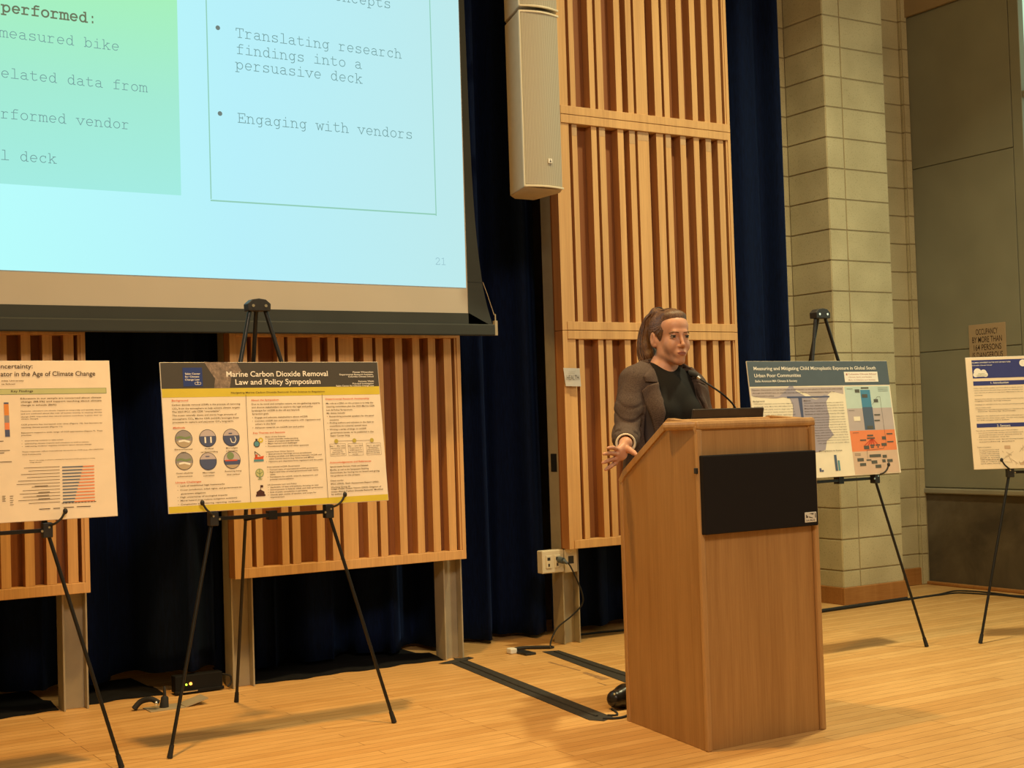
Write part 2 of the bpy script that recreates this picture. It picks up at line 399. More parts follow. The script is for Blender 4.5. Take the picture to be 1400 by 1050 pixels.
 ('Mapping of policies in cities of the South', 0.3297, 0.3313, 0.2602, 0.0055),
 ('Interviews with experts in child health', 0.3288, 0.3179, 0.2614, 0.0055),
 ('Synthesis of exposure pathways by life stage', 0.3278, 0.3045, 0.2625, 0.0055),
 ('More particles are found in infants than adults', 0.3545, 0.2883, 0.2347, 0.0049),
 ('Indoor dust is the leading pathway of intake', 0.3582, 0.2757, 0.2318, 0.0049),
 ('Bottle feeding adds millions of particles per day', 0.3619, 0.2632, 0.2289, 0.0049),
 ('Open burning spreads fibers through the air', 0.3655, 0.2506, 0.226, 0.0049),
 ('Water pipes and sachets carry fragments', 0.3692, 0.238, 0.2232, 0.0049),
 ('Waste pickers and their children face higher', 0.3729, 0.2254, 0.2203, 0.0049),
 ('levels with little protective clothing', 0.3766, 0.2129, 0.2174, 0.0049),
 ('Policy should limit single use plastic, fund', 0.3802, 0.2003, 0.2145, 0.0049),
 ('collection and expand clean water services', 0.3839, 0.1877, 0.2116, 0.0049),
 ('and monitor exposure in early childhood', 0.3876, 0.1752, 0.2088, 0.0048),
 ('with support from city health offices', 0.3913, 0.1626, 0.2059, 0.0048),
 ('Microplastics in Kenya', 0.3899, 0.1235, 0.1527, 0.0078)], 'logo': [('Columbia Climate School', 0.6472, 0.4952, 0.1935, 0.0082),
 ('Climate, Earth, and Society', 0.648, 0.4811, 0.16, 0.0063),
 ('M.A. in Climate and Society', 0.6456, 0.4666, 0.1863, 0.0063)]}, 'P4': {'white': [('COLUMBIA UNIVERSITY IN THE CITY OF NEW YORK', 0.0244, 0.5404, 0.2045, 0.0065),
 ('Columbia Climate School', 0.0304, 0.5273, 0.101, 0.0052),
 ('1. Introduction', 0.1184, 0.4332, 0.0905, 0.0109),
 ('2. Sensors', 0.1322, 0.2133, 0.0673, 0.0115)], 'ink': [('Urban heat and air quality vary from block to block, and are', 0.0291, 0.4106, 0.2516, 0.0051),
 ('rarely measured at the scale where people live. We built a low', 0.0307, 0.399, 0.2497, 0.0051),
 ('cost network of sensors to map these differences in the city', 0.0316, 0.3874, 0.2483, 0.0051),
 ('and share the data.', 0.0313, 0.3742, 0.0414, 0.0051),
 ('Sensors were placed on street poles with partners across', 0.0307, 0.3541, 0.2482, 0.0051),
 ('neighborhoods during summer', 0.0305, 0.3444, 0.1845, 0.0051),
 ('Readings are uploaded every five minutes and compared with', 0.0312, 0.3265, 0.2468, 0.0051),
 ('reference stations nearby', 0.0308, 0.3103, 0.0782, 0.0051),
 ('•  Temperature, humidity and particulates are reported in the', 0.0318, 0.3003, 0.2454, 0.0051),
 ('   same hourly format', 0.0417, 0.2909, 0.1907, 0.0051),
 ('Calibration was repeated each month with a collocated unit to', 0.0309, 0.2683, 0.2452, 0.0051),
 ('ensure that the values remain stable. The data were checked', 0.0318, 0.2568, 0.2439, 0.0051),
 ('for drift and gaps before analysis', 0.0328, 0.2464, 0.1632, 0.0051),
 ('The units use components that are easy to find and replace', 0.0237, 0.1933, 0.2118, 0.0051),
 ('•  Low power board with wireless link and battery pack, in', 0.026, 0.1818, 0.2473, 0.0051),
 ('   weatherproof enclosure', 0.0358, 0.1713, 0.2181, 0.0051),
 ('   Particle counter and fan', 0.0368, 0.161, 0.1534, 0.0051),
 ('•  Solar panel sized for winter days and mounting bracket for', 0.0263, 0.1488, 0.2458, 0.0051),
 ('   standard poles', 0.0361, 0.1369, 0.1786, 0.0051),
 ('Types of sensors:', 0.0227, 0.1092, 0.0709, 0.0057),
 ('A temperature and', 0.0324, 0.0958, 0.0987, 0.0051),
 ('humidity probe placed in', 0.0328, 0.086, 0.0987, 0.0051),
 ('a shield, with a particle', 0.0332, 0.0761, 0.0987, 0.0051),
 ('counter beneath', 0.0335, 0.0663, 0.0987, 0.0051),
 ('and a small', 0.0339, 0.0565, 0.0987, 0.0051),
 ('display', 0.0342, 0.0467, 0.0986, 0.0051),
 ('with an antenna to', 0.0346, 0.0369, 0.0986, 0.0051),
 ('send data hourly', 0.0349, 0.027, 0.0986, 0.0051)], 'cloud': [('Weather', 0.0586, 0.4842, 0.0344, 0.0058),
 ('Observatory', 0.0507, 0.4765, 0.051, 0.0058)]}}
SH={'P1_bar': [(0.0136, 0.4637), (0.9072, 0.4546), (0.9053, 0.4327), (0.0121, 0.4397)],
 'P1_foot': [(0.001, 0.0257), (0.9028, 0.0253), (0.9007, 0.0012), (0.0015, 0.0016)],
 'P1_logo': [(0.0854, 0.5432), (0.1608, 0.5429), (0.1575, 0.4717), (0.0823, 0.4726)],
 'P1_crown': [(0.1305, 0.4898), (0.1523, 0.4751)],
 'P1_c1': [(0.3278, 0.4377), (0.3183, 0.0236)],
 'P1_c2': [(0.6441, 0.4351), (0.6364, 0.0239)],
 'P1_circ': [(0.0738, 0.2748), (0.166, 0.2745), (0.2585, 0.2742), (0.0705, 0.1919), (0.1622, 0.1875), (0.2561, 0.1889)],
 'P1_r': [(0.0757, 0.3051), (0.0431, 0.2758)],
 'P1_icons': [(0.3632, 0.2523), (0.362, 0.1979), (0.362, 0.1305), (0.3601, 0.066)],
 'P1_dots': [(0.6901, 0.2462), (0.7688, 0.2464), (0.8455, 0.2453)],
 'P1_boxes': [(0.6611, 0.2356), (0.7285, 0.1879), (0.7399, 0.2343), (0.8038, 0.1871), (0.82, 0.2336), (0.8833, 0.1862)],
 'P1_land': [(0.1704, 0.566), (0.1972, 0.5633), (0.2245, 0.5645), (0.2998, 0.5617), (0.3181, 0.5268), (0.2753, 0.507), (0.2655, 0.4638), (0.2042, 0.4646), (0.21, 0.5009), (0.1885, 0.5341)],
 'P0_bars': [(0.7138, 0.7862, 0.8254, 0.1828), (0.7135, 0.7829, 0.825, 0.1716), (0.7132, 0.7796, 0.8247, 0.1604), (0.713, 0.7763, 0.8244, 0.1492), (0.7127, 0.773, 0.8241, 0.138), (0.7124, 0.7697, 0.8237, 0.1269), (0.7121, 0.7664, 0.8234, 0.1157), (0.7118, 0.7631, 0.8231, 0.1046), (0.7115, 0.7598, 0.8228, 0.0934), (0.7112, 0.7565, 0.8224, 0.0823), (0.711, 0.7533, 0.8221, 0.0712), (0.7107, 0.75, 0.8218, 0.0601)],
 'P0_key': [(0.5199, 0.468), (0.8835, 0.4634), (0.8824, 0.4441), (0.519, 0.4485)],
 'P0_stack': [(0.5273, 0.4161), (0.5431, 0.4158), (0.5271, 0.4103), (0.5254, 0.3708), (0.5243, 0.3451), (0.5233, 0.3208), (0.5241, 0.2965), (0.5397, 0.296)],
 'P0_lab': [(0.6177, 0.1852), (0.7095, 0.1831), (0.6279, 0.0618), (0.7054, 0.0598)],
 'P0_cap': [(0.6287, 0.04), (0.6664, 0.0397), (0.6768, 0.04), (0.6996, 0.0397), (0.7116, 0.0409), (0.7475, 0.0408), (0.7572, 0.0412), (0.8057, 0.0403)],
 'P0_misc': [(0.5142, 0.2814), (0.5208, 0.2739), (0.5128, 0.2486), (0.5405, 0.249), (0.5125, 0.2408), (0.5216, 0.2405), (0.5111, 0.2091), (0.5452, 0.2096), (0.5061, 0.0917), (0.5191, 0.0742), (0.5312, 0.0903), (0.5451, 0.0608)],
 'P3_head': [(-0.0144, 0.55), (0.914, 0.5519), (0.9158, 0.4435), (-0.012, 0.4434)],
 'P3_logo': [(0.6201, 0.51), (0.8515, 0.5113), (0.8513, 0.4606), (0.6215, 0.4589)],
 'P3_bg': [(-0.0081, 0.4333), (0.5954, 0.4355), (0.5886, 0.0019), (-0.0205, 0.0236)],
 'P3_map': [(0.2495, 0.4441), (0.2735, 0.4427), (0.2861, 0.4207), (0.3542, 0.3895), (0.4176, 0.3751), (0.4716, 0.4), (0.5037, 0.3922), (0.4784, 0.3662), (0.4801, 0.3263), (0.4874, 0.2956), (0.474, 0.2409), (0.5011, 0.2035), (0.4504, 0.1746), (0.4351, 0.1327), (0.3758, 0.1227), (0.1983, 0.1232), (0.2013, 0.2422), (0.2507, 0.3008), (0.2584, 0.3488), (0.2441, 0.3851), (0.1932, 0.3919), (0.1053, 0.3861), (0.1777, 0.3945), (0.2218, 0.4215)],
 'P3_bars1': [(0.2254, 0.3938), (0.5037, 0.3922), (0.5026, 0.3861), (0.2273, 0.3854)],
 'P3_bars2': [(0.2968, 0.3867), (0.3211, 0.3864), (0.318, 0.2921), (0.3026, 0.2924)],
 'P3_band': [(0.6056, 0.4354), (0.9111, 0.4372), (0.6011, 0.3301), (0.9141, 0.326), (0.6094, 0.2201), (0.9191, 0.2165), (0.6159, 0.1202), (0.9231, 0.1117), (0.6207, 0.0005), (0.9251, -0.0038)],
 'P3_tower': [(0.7196, 0.4191), (0.7839, 0.4183), (0.7134, 0.3342), (0.7828, 0.3329), (0.7228, 0.2206), (0.7874, 0.2213)],
 'P3_bc': [(0.3794, 0.0456), (0.3917, 0.0451), (0.3906, 0.0289), (0.3768, 0.0295), (0.4845, 0.1054), (0.5011, 0.1048), (0.505, 0.0294), (0.4841, 0.0291), (0.505, 0.0785), (0.5175, 0.078), (0.5192, 0.0294), (0.505, 0.0294), (0.3927, 0.0366), (0.406, 0.0373), (0.4062, 0.0288), (0.393, 0.0288)],
 'P3_lab': [(0.7491, 0.4288), (0.6946, 0.4144), (0.742, 0.3888), (0.8163, 0.3637), (0.8125, 0.2934), (0.8075, 0.2653), (0.7535, 0.2322), (0.7455, 0.192), (0.7484, 0.1788), (0.6933, 0.1706), (0.8817, 0.1967), (0.8807, 0.1572), (0.8392, 0.1773), (0.711, 0.1341), (0.7525, 0.1433), (0.7509, 0.134), (0.791, 0.1438), (0.791, 0.1339), (0.8342, 0.1449), (0.7633, 0.0913), (0.8281, 0.0864), (0.6594, 0.0755), (0.7156, 0.0721), (0.7518, 0.0608), (0.8188, 0.0643), (0.8611, 0.0639), (0.6724, 0.0516), (0.7757, 0.0387)],
 'P3_labsz': [(0.0531, 0.007), (0.0315, 0.0156), (0.0382, 0.0172), (0.0299, 0.0156), (0.0415, 0.0062), (0.0382, 0.0062), (0.0415, 0.0156), (0.0415, 0.0078), (0.0548, 0.0062), (0.0415, 0.0062), (0.0415, 0.0062), (0.0448, 0.0062), (0.0282, 0.0156), (0.0365, 0.0172), (0.0299, 0.0078), (0.0216, 0.0062), (0.0299, 0.0062), (0.01, 0.0062), (0.0365, 0.014), (0.0797, 0.014), (0.0299, 0.014), (0.0432, 0.0156), (0.0332, 0.0062), (0.0398, 0.0156), (0.0232, 0.014), (0.0382, 0.014), (0.0415, 0.014), (0.0398, 0.0156)],
 'P3_wlab': [(0.6705, 0.2766), (0.7215, 0.0274), (0.8471, 0.0258)],
 'P3_line': [(0.7885, 0.3454), (0.8287, 0.3837), (0.8481, 0.3834), (0.8501, 0.1494), (0.8263, 0.1252), (0.712, 0.1199), (0.7083, 0.0798)],
 'P4_head': [(0.0094, 0.5551), (0.2856, 0.5604), (0.2824, 0.4651), (0.0107, 0.4628)],
 'P4_b1': [(0.0103, 0.448), (0.282, 0.4522), (0.2813, 0.4317), (0.011, 0.4274)],
 'P4_b2': [(0.0114, 0.2316), (0.2748, 0.2315), (0.2741, 0.2117), (0.0115, 0.2112)],
 'P4_cloud': [(0.0329, 0.4795), (0.0666, 0.501), (0.092, 0.4937), (0.1075, 0.4803), (0.0755, 0.4768)],
 'P4_map': [(0.1508, 0.1209), (0.2712, 0.1234), (0.2679, 0.0222), (0.1509, 0.0196)],
 'P4_corner': [(0.2798, 0.5412)]}
# ------------------------------------------------------------------ the room
g = G(); g.box(-6, 7.6, -7, 7.2, -.2, 0); struct(obj('floor', g, MT['floor']))

def blockwork(g, x0, x1, y0, y1, face, cols, z0, z1, joint=.009, prot=.004):
    """stack-bond blocks on one face of a core; cols are the vertical joints along the face"""
    z = z0; zs = []
    k0 = math.ceil((z0-.205)/.1905-1e-6); zz = [z0]+[.205+.1905*k for k in range(k0, 40) if z0+.02 < .205+.1905*k < z1-.02]+[z1]
    for a, b in zip(zz[:-1], zz[1:]):
        for c, d in zip(cols[:-1], cols[1:]):
            j = joint/2
            if face == 'front': g.box(c+j, d-j, y0-prot, y0+.02, a+j, b-j, 0)
            else: g.box(x0-prot, x0+.02, c+j, d-j, a+j, b-j, 0)

TOP = 4.6
g = G()                                                       # pilaster of ground-face block
g.box(6.145, 6.665, 6.085, 6.44, 0, TOP, 1)
blockwork(g, 6.145, 0, 6.085, 0, 'front', [6.141, 6.287, 6.669], .10, TOP)
blockwork(g, 6.145, 0, 0, 0, 'left', [6.081, 6.425], .10, TOP)
struct(obj('wall_pilaster', g, [MT['block'], MT['mortar']], bevel=.002))
g = G()                                                       # wall strip beside the curtain and the bay beyond the pilaster
g.box(5.75, 6.15, 6.43, 6.75, 0, TOP, 1); blockwork(g, 0, 0, 6.43, 0, 'front', [5.75, 6.147], 0, TOP)
g.box(6.66, 7.30, 6.46, 6.75, 0, TOP, 1); blockwork(g, 0, 0, 6.46, 0, 'front', [6.66, 7.236], .11, TOP)
g.box(7.235, 7.30, 6.43, 6.50, 0, TOP, 1); blockwork(g, 0, 0, 6.43, 0, 'front', [7.232, 7.29], .0, TOP); blockwork(g, 7.235, 0, 0, 0, 'left', [6.43, 6.46], 0, TOP)
struct(obj('wall_back_right', g, [MT['block'], MT['mortar']], bevel=.002))
g = G(); g.box(-6, 5.8, 6.85, 7.0, 0, TOP+.5); struct(obj('wall_back', g, MT['concrete']))
g = G()
g.box(6.128, 6.682, 6.066, 6.085, 0, .105); g.box(6.128, 6.145, 6.085, 6.43, 0, .105)
struct(obj('baseboard_pilaster', g, MT['base_wood'], bevel=.004))
g = G(); g.box(6.67, 7.235, 6.44, 6.46, 0, .115); struct(obj('baseboard_back_right', g, MT['base_wood'], bevel=.004))

# right wall: concrete plinth, sill, painted panels, window
g = G(); g.box(7.30, 7.55, -3, 6.75, 0, .62); struct(obj('wall_right_plinth', g, MT['concrete']))
g = G(); g.box(7.272, 7.31, -3, 6.44, .612, .648); struct(obj('trim_1', g, MT['sill'], bevel=.008))
g = G(); g.box(7.265, 7.30, -3, 6.43, 0, .022); struct(obj('baseboard_right', g, MT['base_wood'], bevel=.006))
g = G()
for a, b in ((.655, 1.560), (1.566, 2.808), (2.814, 3.85)): g.box(7.29, 7.45, 5.612, 6.47, a, b)
g.box(7.30, 7.45, 5.607, 6.47, .64, 3.9)
struct(obj('wall_right', g, MT['grey_paint'], bevel=.003))
g = G(); g.box(7.27, 7.50, -3, 6.75, 3.857, TOP+.5); struct(obj('trim_2', g, MT['beam']))
WIN = glow('daylight_pane', srgb(205, 238, 205), 1.0)
zb = [.66, 1.455, 1.475, 1.87, 1.91, 3.11, 3.152, 3.85]
g = G(); 
for a, b in ((.655, .70), (1.868, 1.912), (3.108, 3.152), (3.82, 3.857)): g.box(7.292, 7.36, 1.0, 5.53, a, b)
for y, y2 in ((1.0, 1.045), (2.5, 2.545), (4.05, 4.095), (5.53, 5.606)): g.box(7.288, 7.362, y, y2, .655, 3.857)
wf = struct(obj('window_1', g, MT['grey_paint'], bevel=.004))
g = G()
for y0, y1 in ((1.045, 2.5), (2.545, 4.05), (4.095, 5.53)):
    for a, b in ((.70, 1.868), (1.912, 3.108), (3.152, 3.82)): g.box(7.335, 7.341, y0, y1, a, b)
obj('window_panes', g, WIN, wf)

# ------------------------------------------------------------------ velvet curtains
MT['floor_shade'] = plain('painted_floor_shade', (.005, .0048, .005), .9, 0, .2, 30, .15)  # near-black colour for the painted floor shade under the panels
def curtain(name, label, x0, x1, yc_, zt, zb_fn, amp, seed, shade_strips=None, group='navy velvet stage curtains'):
    rnd = random.Random(seed); ph = [rnd.uniform(0, 6.28) for _ in range(6)]
    nx = int((x1-x0)/.012); nz = 46; v = []; f = []
    for j in range(nz+1):
        t = j/nz
        for i in range(nx+1):
            x = x0+(x1-x0)*i/nx
            wz = .35*(1-t)
            a = math.sin(2*math.pi*x/.31+ph[0]+.7*math.sin(2*math.pi*x/1.1+ph[1])+wz*math.sin(3*t+ph[4]))
            b = math.sin(2*math.pi*x/.145+ph[2]+1.1*math.sin(2*math.pi*x/.8+ph[3]))
            fold = math.copysign(abs(a)**.7, a)*.72+.28*b
            z = zb_fn(x)+(zt-zb_fn(x))*t
            yc = yc_(x) if callable(yc_) else yc_
            y = yc+amp*fold*(1.15-.25*t)
            v.append((x+.02*b*(1-t), y, z))
    for j in range(nz):
        for i in range(nx):
            k = j*(nx+1)+i; f.append((k, k+1, k+nx+2, k+nx+1))
    g = G(); g.add(v, f, 0, True); o = obj(name, g, MT['velvet'], fix=False)
    s = o.modifiers.new('cloth', 'SOLIDIFY'); s.thickness = .004
    for pa, pb, py in shade_strips or ():                              # black sheet standing in for the shade on the floor behind the panels
        v = []; f = []; n_ = int((pb-pa)/.02)
        for i in range(n_+1):
            x = pa+(pb-pa)*i/n_; e = py+.012*math.sin(x*17+seed)+.008*math.sin(x*41)
            for j in range(9):
                t = j/8; v.append((x, e+(6.62-e)*t, .003+.020*math.sin(math.pi*min(1, t*2.2))*(.6+.4*math.sin(x*23+9*t+seed))))
        for i in range(n_):
            for j in range(8): k = i*9+j; f.append((k, k+9, k+10, k+1))
        g = G(); g.add(v, f, 0, True); po = obj('floor_shade_strip', g, MT['floor_shade'], o); s2 = po.modifiers.new('cloth', 'SOLIDIFY'); s2.thickness = .002
    return tag(o, label, 'curtain', group)
def hemL(x): return .04+.055*max(0, min(1, (x-1.75)/.25))
def bayL(x): t = max(0, min(1, (x-1.80)/.28)); return 6.42-.31*t*t*(3-2*t)
curtain('stage_curtain', 'navy velvet curtain seen between the leftmost and the middle slatted panels', .1, 2.20, bayL, 4.5, hemL, .075, 3, ((.1, 1.455, 6.05), (1.585, 1.93, 6.10)))
curtain('stage_curtain', 'navy velvet curtain hanging behind the middle slatted panel and below the screen corner', 2.24, 4.22, 6.40, 4.5, lambda x: .02, .10, 5, ((2.335, 3.315, 6.04),))
curtain('stage_curtain', 'navy velvet curtain between the tall slatted panel and the block pilaster', 4.2, 5.965, 6.33, 4.5, lambda x: .03, .07, 11)

# ------------------------------------------------------------------ steel posts and slatted wall panels
SL = [(0, .085), (.109, .142), (.237, .272), (.29, .33), (.415, .455), (.495, .534), (.552, .63), (.683, .732), (.75, .788), (.855, .895), (.953, .992), (1.041, 1.082), (1.13, 1.173), (1.188, 1.22)]
def post(x0, label, z1=4.4):
    x1 = x0+.105; y0, y1 = 6.012, 6.11; t = .008; g = G()
    g.box(x0, x0+t, y0, y1, 0, z1); g.box(x1-t, x1, y0, y1, 0, z1); g.box(x0+t, x1-t, 6.057, 6.065, 0, z1)
    o = obj('steel_post', g, MT['steel'], bevel=.0015)
    return tag(o, label, 'post', 'grey steel wall posts')
post(1.466, 'grey steel post standing under the right end of the leftmost slatted panel')
post(2.218, 'grey steel post at the left end of the middle slatted panel')
post(3.322, 'grey steel post standing under the right end of the middle slatted panel')
p2post = post(4.034, 'tall grey steel post with outlet boxes, left of the tall slatted panel')
g = G(); g.box(4.0325, 4.036, 6.03, 6.085, .905, 1.0); obj('slot_cover', g, MT['black_plastic'], p2post)

ZM = [.502, 1.645, 2.787, 3.93]
MT['patch'] = wood('slat_patch_wood', (.42, .25, .12), (.58, .38, .20), (60, 60, 8), .6)  # slightly darker, greyer patches on slats below the top rails
def slat_panel(x0, nmod, label):
    wd = 1.20; k = wd/1.22
    root = thing('slatted_wall_panel', label, 'wall panel', (x0, 5.93, 0), group='slatted wood wall panels')
    for q in range(nmod):
        a, b = ZM[q]+.0015, ZM[q+1]-.0015; g = G()
        for i, (s0, s1) in enumerate(SL):
            d = .004 if i in (0, len(SL)-1) else .010
            g.box(.0305 if i == 0 else s0*k, wd-.0205 if i == len(SL)-1 else s1*k, d, .066, a+.0455, b-.0455)
        g.box(0, .03, 0, .068, a, b); g.box(wd-.02, wd, 0, .068, a, b)
        rails = G()
        rails.box(.0305, wd-.0205, -.004, .064, a, a+.0445); rails.box(.0305, wd-.0205, -.004, .064, b-.0445, b)
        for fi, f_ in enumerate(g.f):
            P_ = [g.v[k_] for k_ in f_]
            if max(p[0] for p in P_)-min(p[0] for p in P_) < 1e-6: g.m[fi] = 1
        mod = obj('slat_module', g, [MT['slat'], MT['slat_side_shade']], root)
        if q:
            pt = G()
            for i_ in (1, 3, 5, 6, 8, 9, 11): pt.box(SL[i_][0]*k+.001, SL[i_][1]*k-.001, .0092, .0105, b-.044-.05-.012*(i_ % 3), b-.046)
            obj('slat_patch', pt, MT['patch'], mod)
        obj('rail', rails, MT['slat'], mod, bevel=.002)
        g = G(); g.box(.001, wd-.001, .0685, .080, a, b); obj('backing', g, MT['slat_back_shade'], mod)
    return root
slat_panel(.366, 2, 'leftmost slatted wood panel, behind the poster cut by the left picture edge')
slat_panel(2.210, 2, 'slatted wood panel under the projection screen, behind the marine carbon poster')
slat_panel(4.030, 3, 'tall slatted wood panel rising behind the woman at the lectern')

# small paper sign on the tall panel
SIGN = [("HEALTH", .0)]
prepare(SIGN)
root = thing('paper_sign', 'small white paper sign reading HEALTH taped to the edge of the tall panel', 'sign', (4.022, 5.915, 1.352), (0, 0, 0))
g = G(); g.poly([(0.006, 0, 0), (.100, -.004, -.003), (.094, -.004, .092), (-.006, 0, .095)]); o = obj('sheet', g, plain('grey_paper', (.50, .49, .47), .7, 0, .03, 20), root); s = o.modifiers.new('s', 'SOLIDIFY'); s.thickness = .0015
g = G(); letter(g, 'HEALTH', .010, .032, .078, .026, -.0062, 0, .0); 
for a, b in ((.018, .085), (.022, .070)): g.box(a, a+.045, -.0066, -.0062, .066 if a < .02 else .075, .0668 if a < .02 else .0758)
obj('lettering', g, plain('pencil_ink', (.16, .15, .14), .7), root)

# outlet boxes on the tall post
root = thing('outlet_box', 'cream surface outlet box with two sockets on the tall steel post', 'outlet', (3.893, 5.985, .383), group='cream outlet boxes on the post')
g = G(); g.box(0, .135, .0, .05, 0, .118); obj('box', g, MT['cream_plastic'], root, bevel=.005)
for dx in (.022, .075):
    g = G(); g.box(dx, dx+.036, -.004, .001, .026, .092); s = obj('socket', g, MT['cream_plastic'], root, bevel=.002)
    g = G(); g.box(dx+.008, dx+.026, -.0046, -.0035, .066, .082); obj('slot', g, MT['black_plastic'], s); g = G(); g.box(dx+.012, dx+.022, -.0046, -.0035, .035, .05); obj('slot', g, MT['black_plastic'], s)
root2 = thing('outlet_box', 'cream wall plate with one dark square jack, right of the two-socket box', 'outlet', (4.034, 5.985, .378), group='cream outlet boxes on the post')
g = G(); g.box(0, .078, 0, .028, 0, .122); obj('plate', g, MT['cream_plastic'], root2, bevel=.003)
g = G(); g.box(.022, .055, -.003, .001, .045, .085); obj('jack', g, MT['black_plastic'], root2, bevel=.001)
for z_ in (.108, .016): g = G(); g.sphere((.039, 0, z_), .004, 6); obj('screw', g, MT['rivet'], root2)
root = thing('wall_cable', 'black power cable hanging from the outlet box down to the floor', 'cord', (3.995, 5.98, .45))
g = G()
pl = [(4.0, 5.96, .452), (4.02, 5.93, .43), (4.06, 5.93, .36), (4.105, 5.94, .27), (4.11, 5.95, .21), (4.06, 5.98, .15), (3.99, 6.0, .10), (3.95, 6.0, .05), (3.93, 5.99, .012), (3.93, 5.96, .006), (3.90, 5.95, .006)]
def smooth_path(pts, n=6):
    P = [Vector(p) for p in pts]; out = []
    for i in range(len(P)-1):
        p0, p1, p2, p3 = P[max(i-1, 0)], P[i], P[i+1], P[min(i+2, len(P)-1)]
        for k in range(n):
            t = k/n; out.append(.5*((2*p1)+(p2-p0)*t+(2*p0-5*p1+4*p2-p3)*t*t+(3*p1-p0-3*p2+p3)*t**3))
    return out+[P[-1]]
rel = lambda pts, o: [(p[0]-o[0], p[1]-o[1], p[2]-o[2]) for p in pts]
g.tube(smooth_path(rel(pl, root.location)), .0042, 8); obj('cable', g, MT['rubber'], root)
g = G(); g.tube([(0.0, .0, .0), (0.006, -.03, -.004)], .017, 12); g.tube([(0.006, -.03, -.004), (.018, -.05, -.018)], [.014, .006], 10); obj('plug', g, plain('grey_plug', (.07, .09, .10), .4), root)

# ------------------------------------------------------------------ projection screen
YS = 5.75
root = thing('projection_screen', 'large projection screen with black masking, showing a presentation slide', 'projection screen', (0, YS, 0))
XR = 3.362
g = G(); g.box(-1.4, 3.36, .0, .002, 1.705, 4.6); obj('fabric', g, MT['screen_fabric'], root)
edge = [(3.3873, 3.2456), (3.4038, 2.31), (3.4416, 1.8595), (3.4962, 1.639)]
ep = smooth_path([(3.378, 0, 4.2)]+[(a, 0, b) for a, b in edge], 8)
g = G(); inner = [(XR if p.z > 1.75 else XR, p.z) for p in ep]
for i in range(len(ep)-1):
    a, b = ep[i], ep[i+1]
    g.add([(XR-.03, -.001, a.z), (a.x, -.001, a.z), (b.x, -.001, b.z), (XR-.03, -.001, b.z)], [(0, 1, 2, 3)])
g.add([(XR-.002, -.0015, 1.76), (XR-.002, -.0015, 1.639), (ep[-1].x, -.0015, 1.639), (XR+.05, -.0015, 1.76)], [(0, 1, 2, 3)])
g2 = G()
for i in range(len(ep)-1):
    a, b = ep[i], ep[i+1]
    g2.add([(3.358, -.0005, a.z), (a.x, -.0005, a.z), (b.x, -.0005, b.z), (3.358, -.0005, b.z)], [(0, 1, 2, 3)])
g2.add([(-1.4, -.0005, 1.7065), (3.362, -.0005, 1.7065), (3.49, -.0005, 1.645), (-1.4, -.0005, 1.645)], [(0, 1, 2, 3)])
o = obj('masking', g2, MT['screen_black'], root); s = o.modifiers.new('s', 'SOLIDIFY'); s.thickness = .002
g = G(); g.box(-1.4, 3.502, -.014, .014, 1.598, 1.654); obj('bottom_bar', g, MT['screen_black'], root, bevel=.006)
g = G(); g.box(3.502, 3.517, -.010, .010, 1.60, 1.672); g.tube([(3.511, 0, 1.66), (3.511, 0, 1.705)], .0035, 8); g.tube([(3.505, 0, 1.70), (3.47, 0, 1.80), (3.446, 0, 1.86)], .002, 6)
obj('tension_clip', g, MT['steel'], root)
# the projected slide: its own flat colours and lettering
def slide_mat(name, stops):
    m, nt, b = new_mat(name); t = nd(nt, 'ShaderNodeTexCoord'); sp = nd(nt, 'ShaderNodeSeparateXYZ'); nt.links.new(t.outputs['Object'], sp.inputs[0])
    mr = nd(nt, 'ShaderNodeMapRange'); mr.inputs[1].default_value = stops[0][0]; mr.inputs[2].default_value = stops[-1][0]
    ax = sp.outputs['X'] if stops[0][2] == 'x' else sp.outputs['Z']; nt.links.new(ax, mr.inputs[0])
    r = ramp(nt, [((p-stops[0][0])/(stops[-1][0]-stops[0][0]), srgb(*c)) for p, c, a in stops], mr.outputs[0])
    b.inputs['Base Color'].default_value = (0, 0, 0, 1); b.inputs['Specular IOR Level'].default_value = 0
    nt.links.new(r.outputs[0], b.inputs['Emission Color']); b.inputs['Emission Strength'].default_value = 1
    return m
S_BG = slide_mat('slide_ground', [(1.2, (184, 253, 252), 'x'), (2.2, (184, 240, 250), 'x'), (3.35, (190, 234, 236), 'x')])
S_CARD = slide_mat('slide_card', [(2.2, (164, 236, 226), 'z'), (2.6, (164, 235, 212), 'z'), (3.05, (166, 241, 188), 'z')])
S_LINE = glow('slide_line', srgb(146, 205, 184)); S_TEXT = glow('slide_lettering', srgb(112, 152, 152)); S_DARK = glow('slide_heading', srgb(108, 118, 92)); S_BUL = glow('slide_bullet', srgb(112, 128, 122))
S_PALE = glow('slide_number', srgb(150, 190, 200))
g = G(); g.add([(-1.4, -.002, 1.862), (3.3496, -.002, 1.8298), (3.361, -.002, 4.6), (-1.4, -.002, 4.6)], [(0, 1, 2, 3)])
sl = obj('slide_image', g, S_BG, root)
g = G(); g.add([(-.4, -.003, 2.197), (1.9413, -.003, 2.192), (1.9445, -.003, 3.4), (-.4, -.003, 3.4)], [(0, 1, 2, 3)]); obj('slide_card', g, S_CARD, sl)
g = G()
for a, b, c, d in ((2.0725, 2.0775, 2.185, 3.6), (3.1925, 3.1975, 2.172, 3.6), (2.0725, 3.1975, 2.1755, 2.182)): g.box(a, b, -.0034, -.003, c, d)
obj('slide_frame', g, S_LINE, sl)
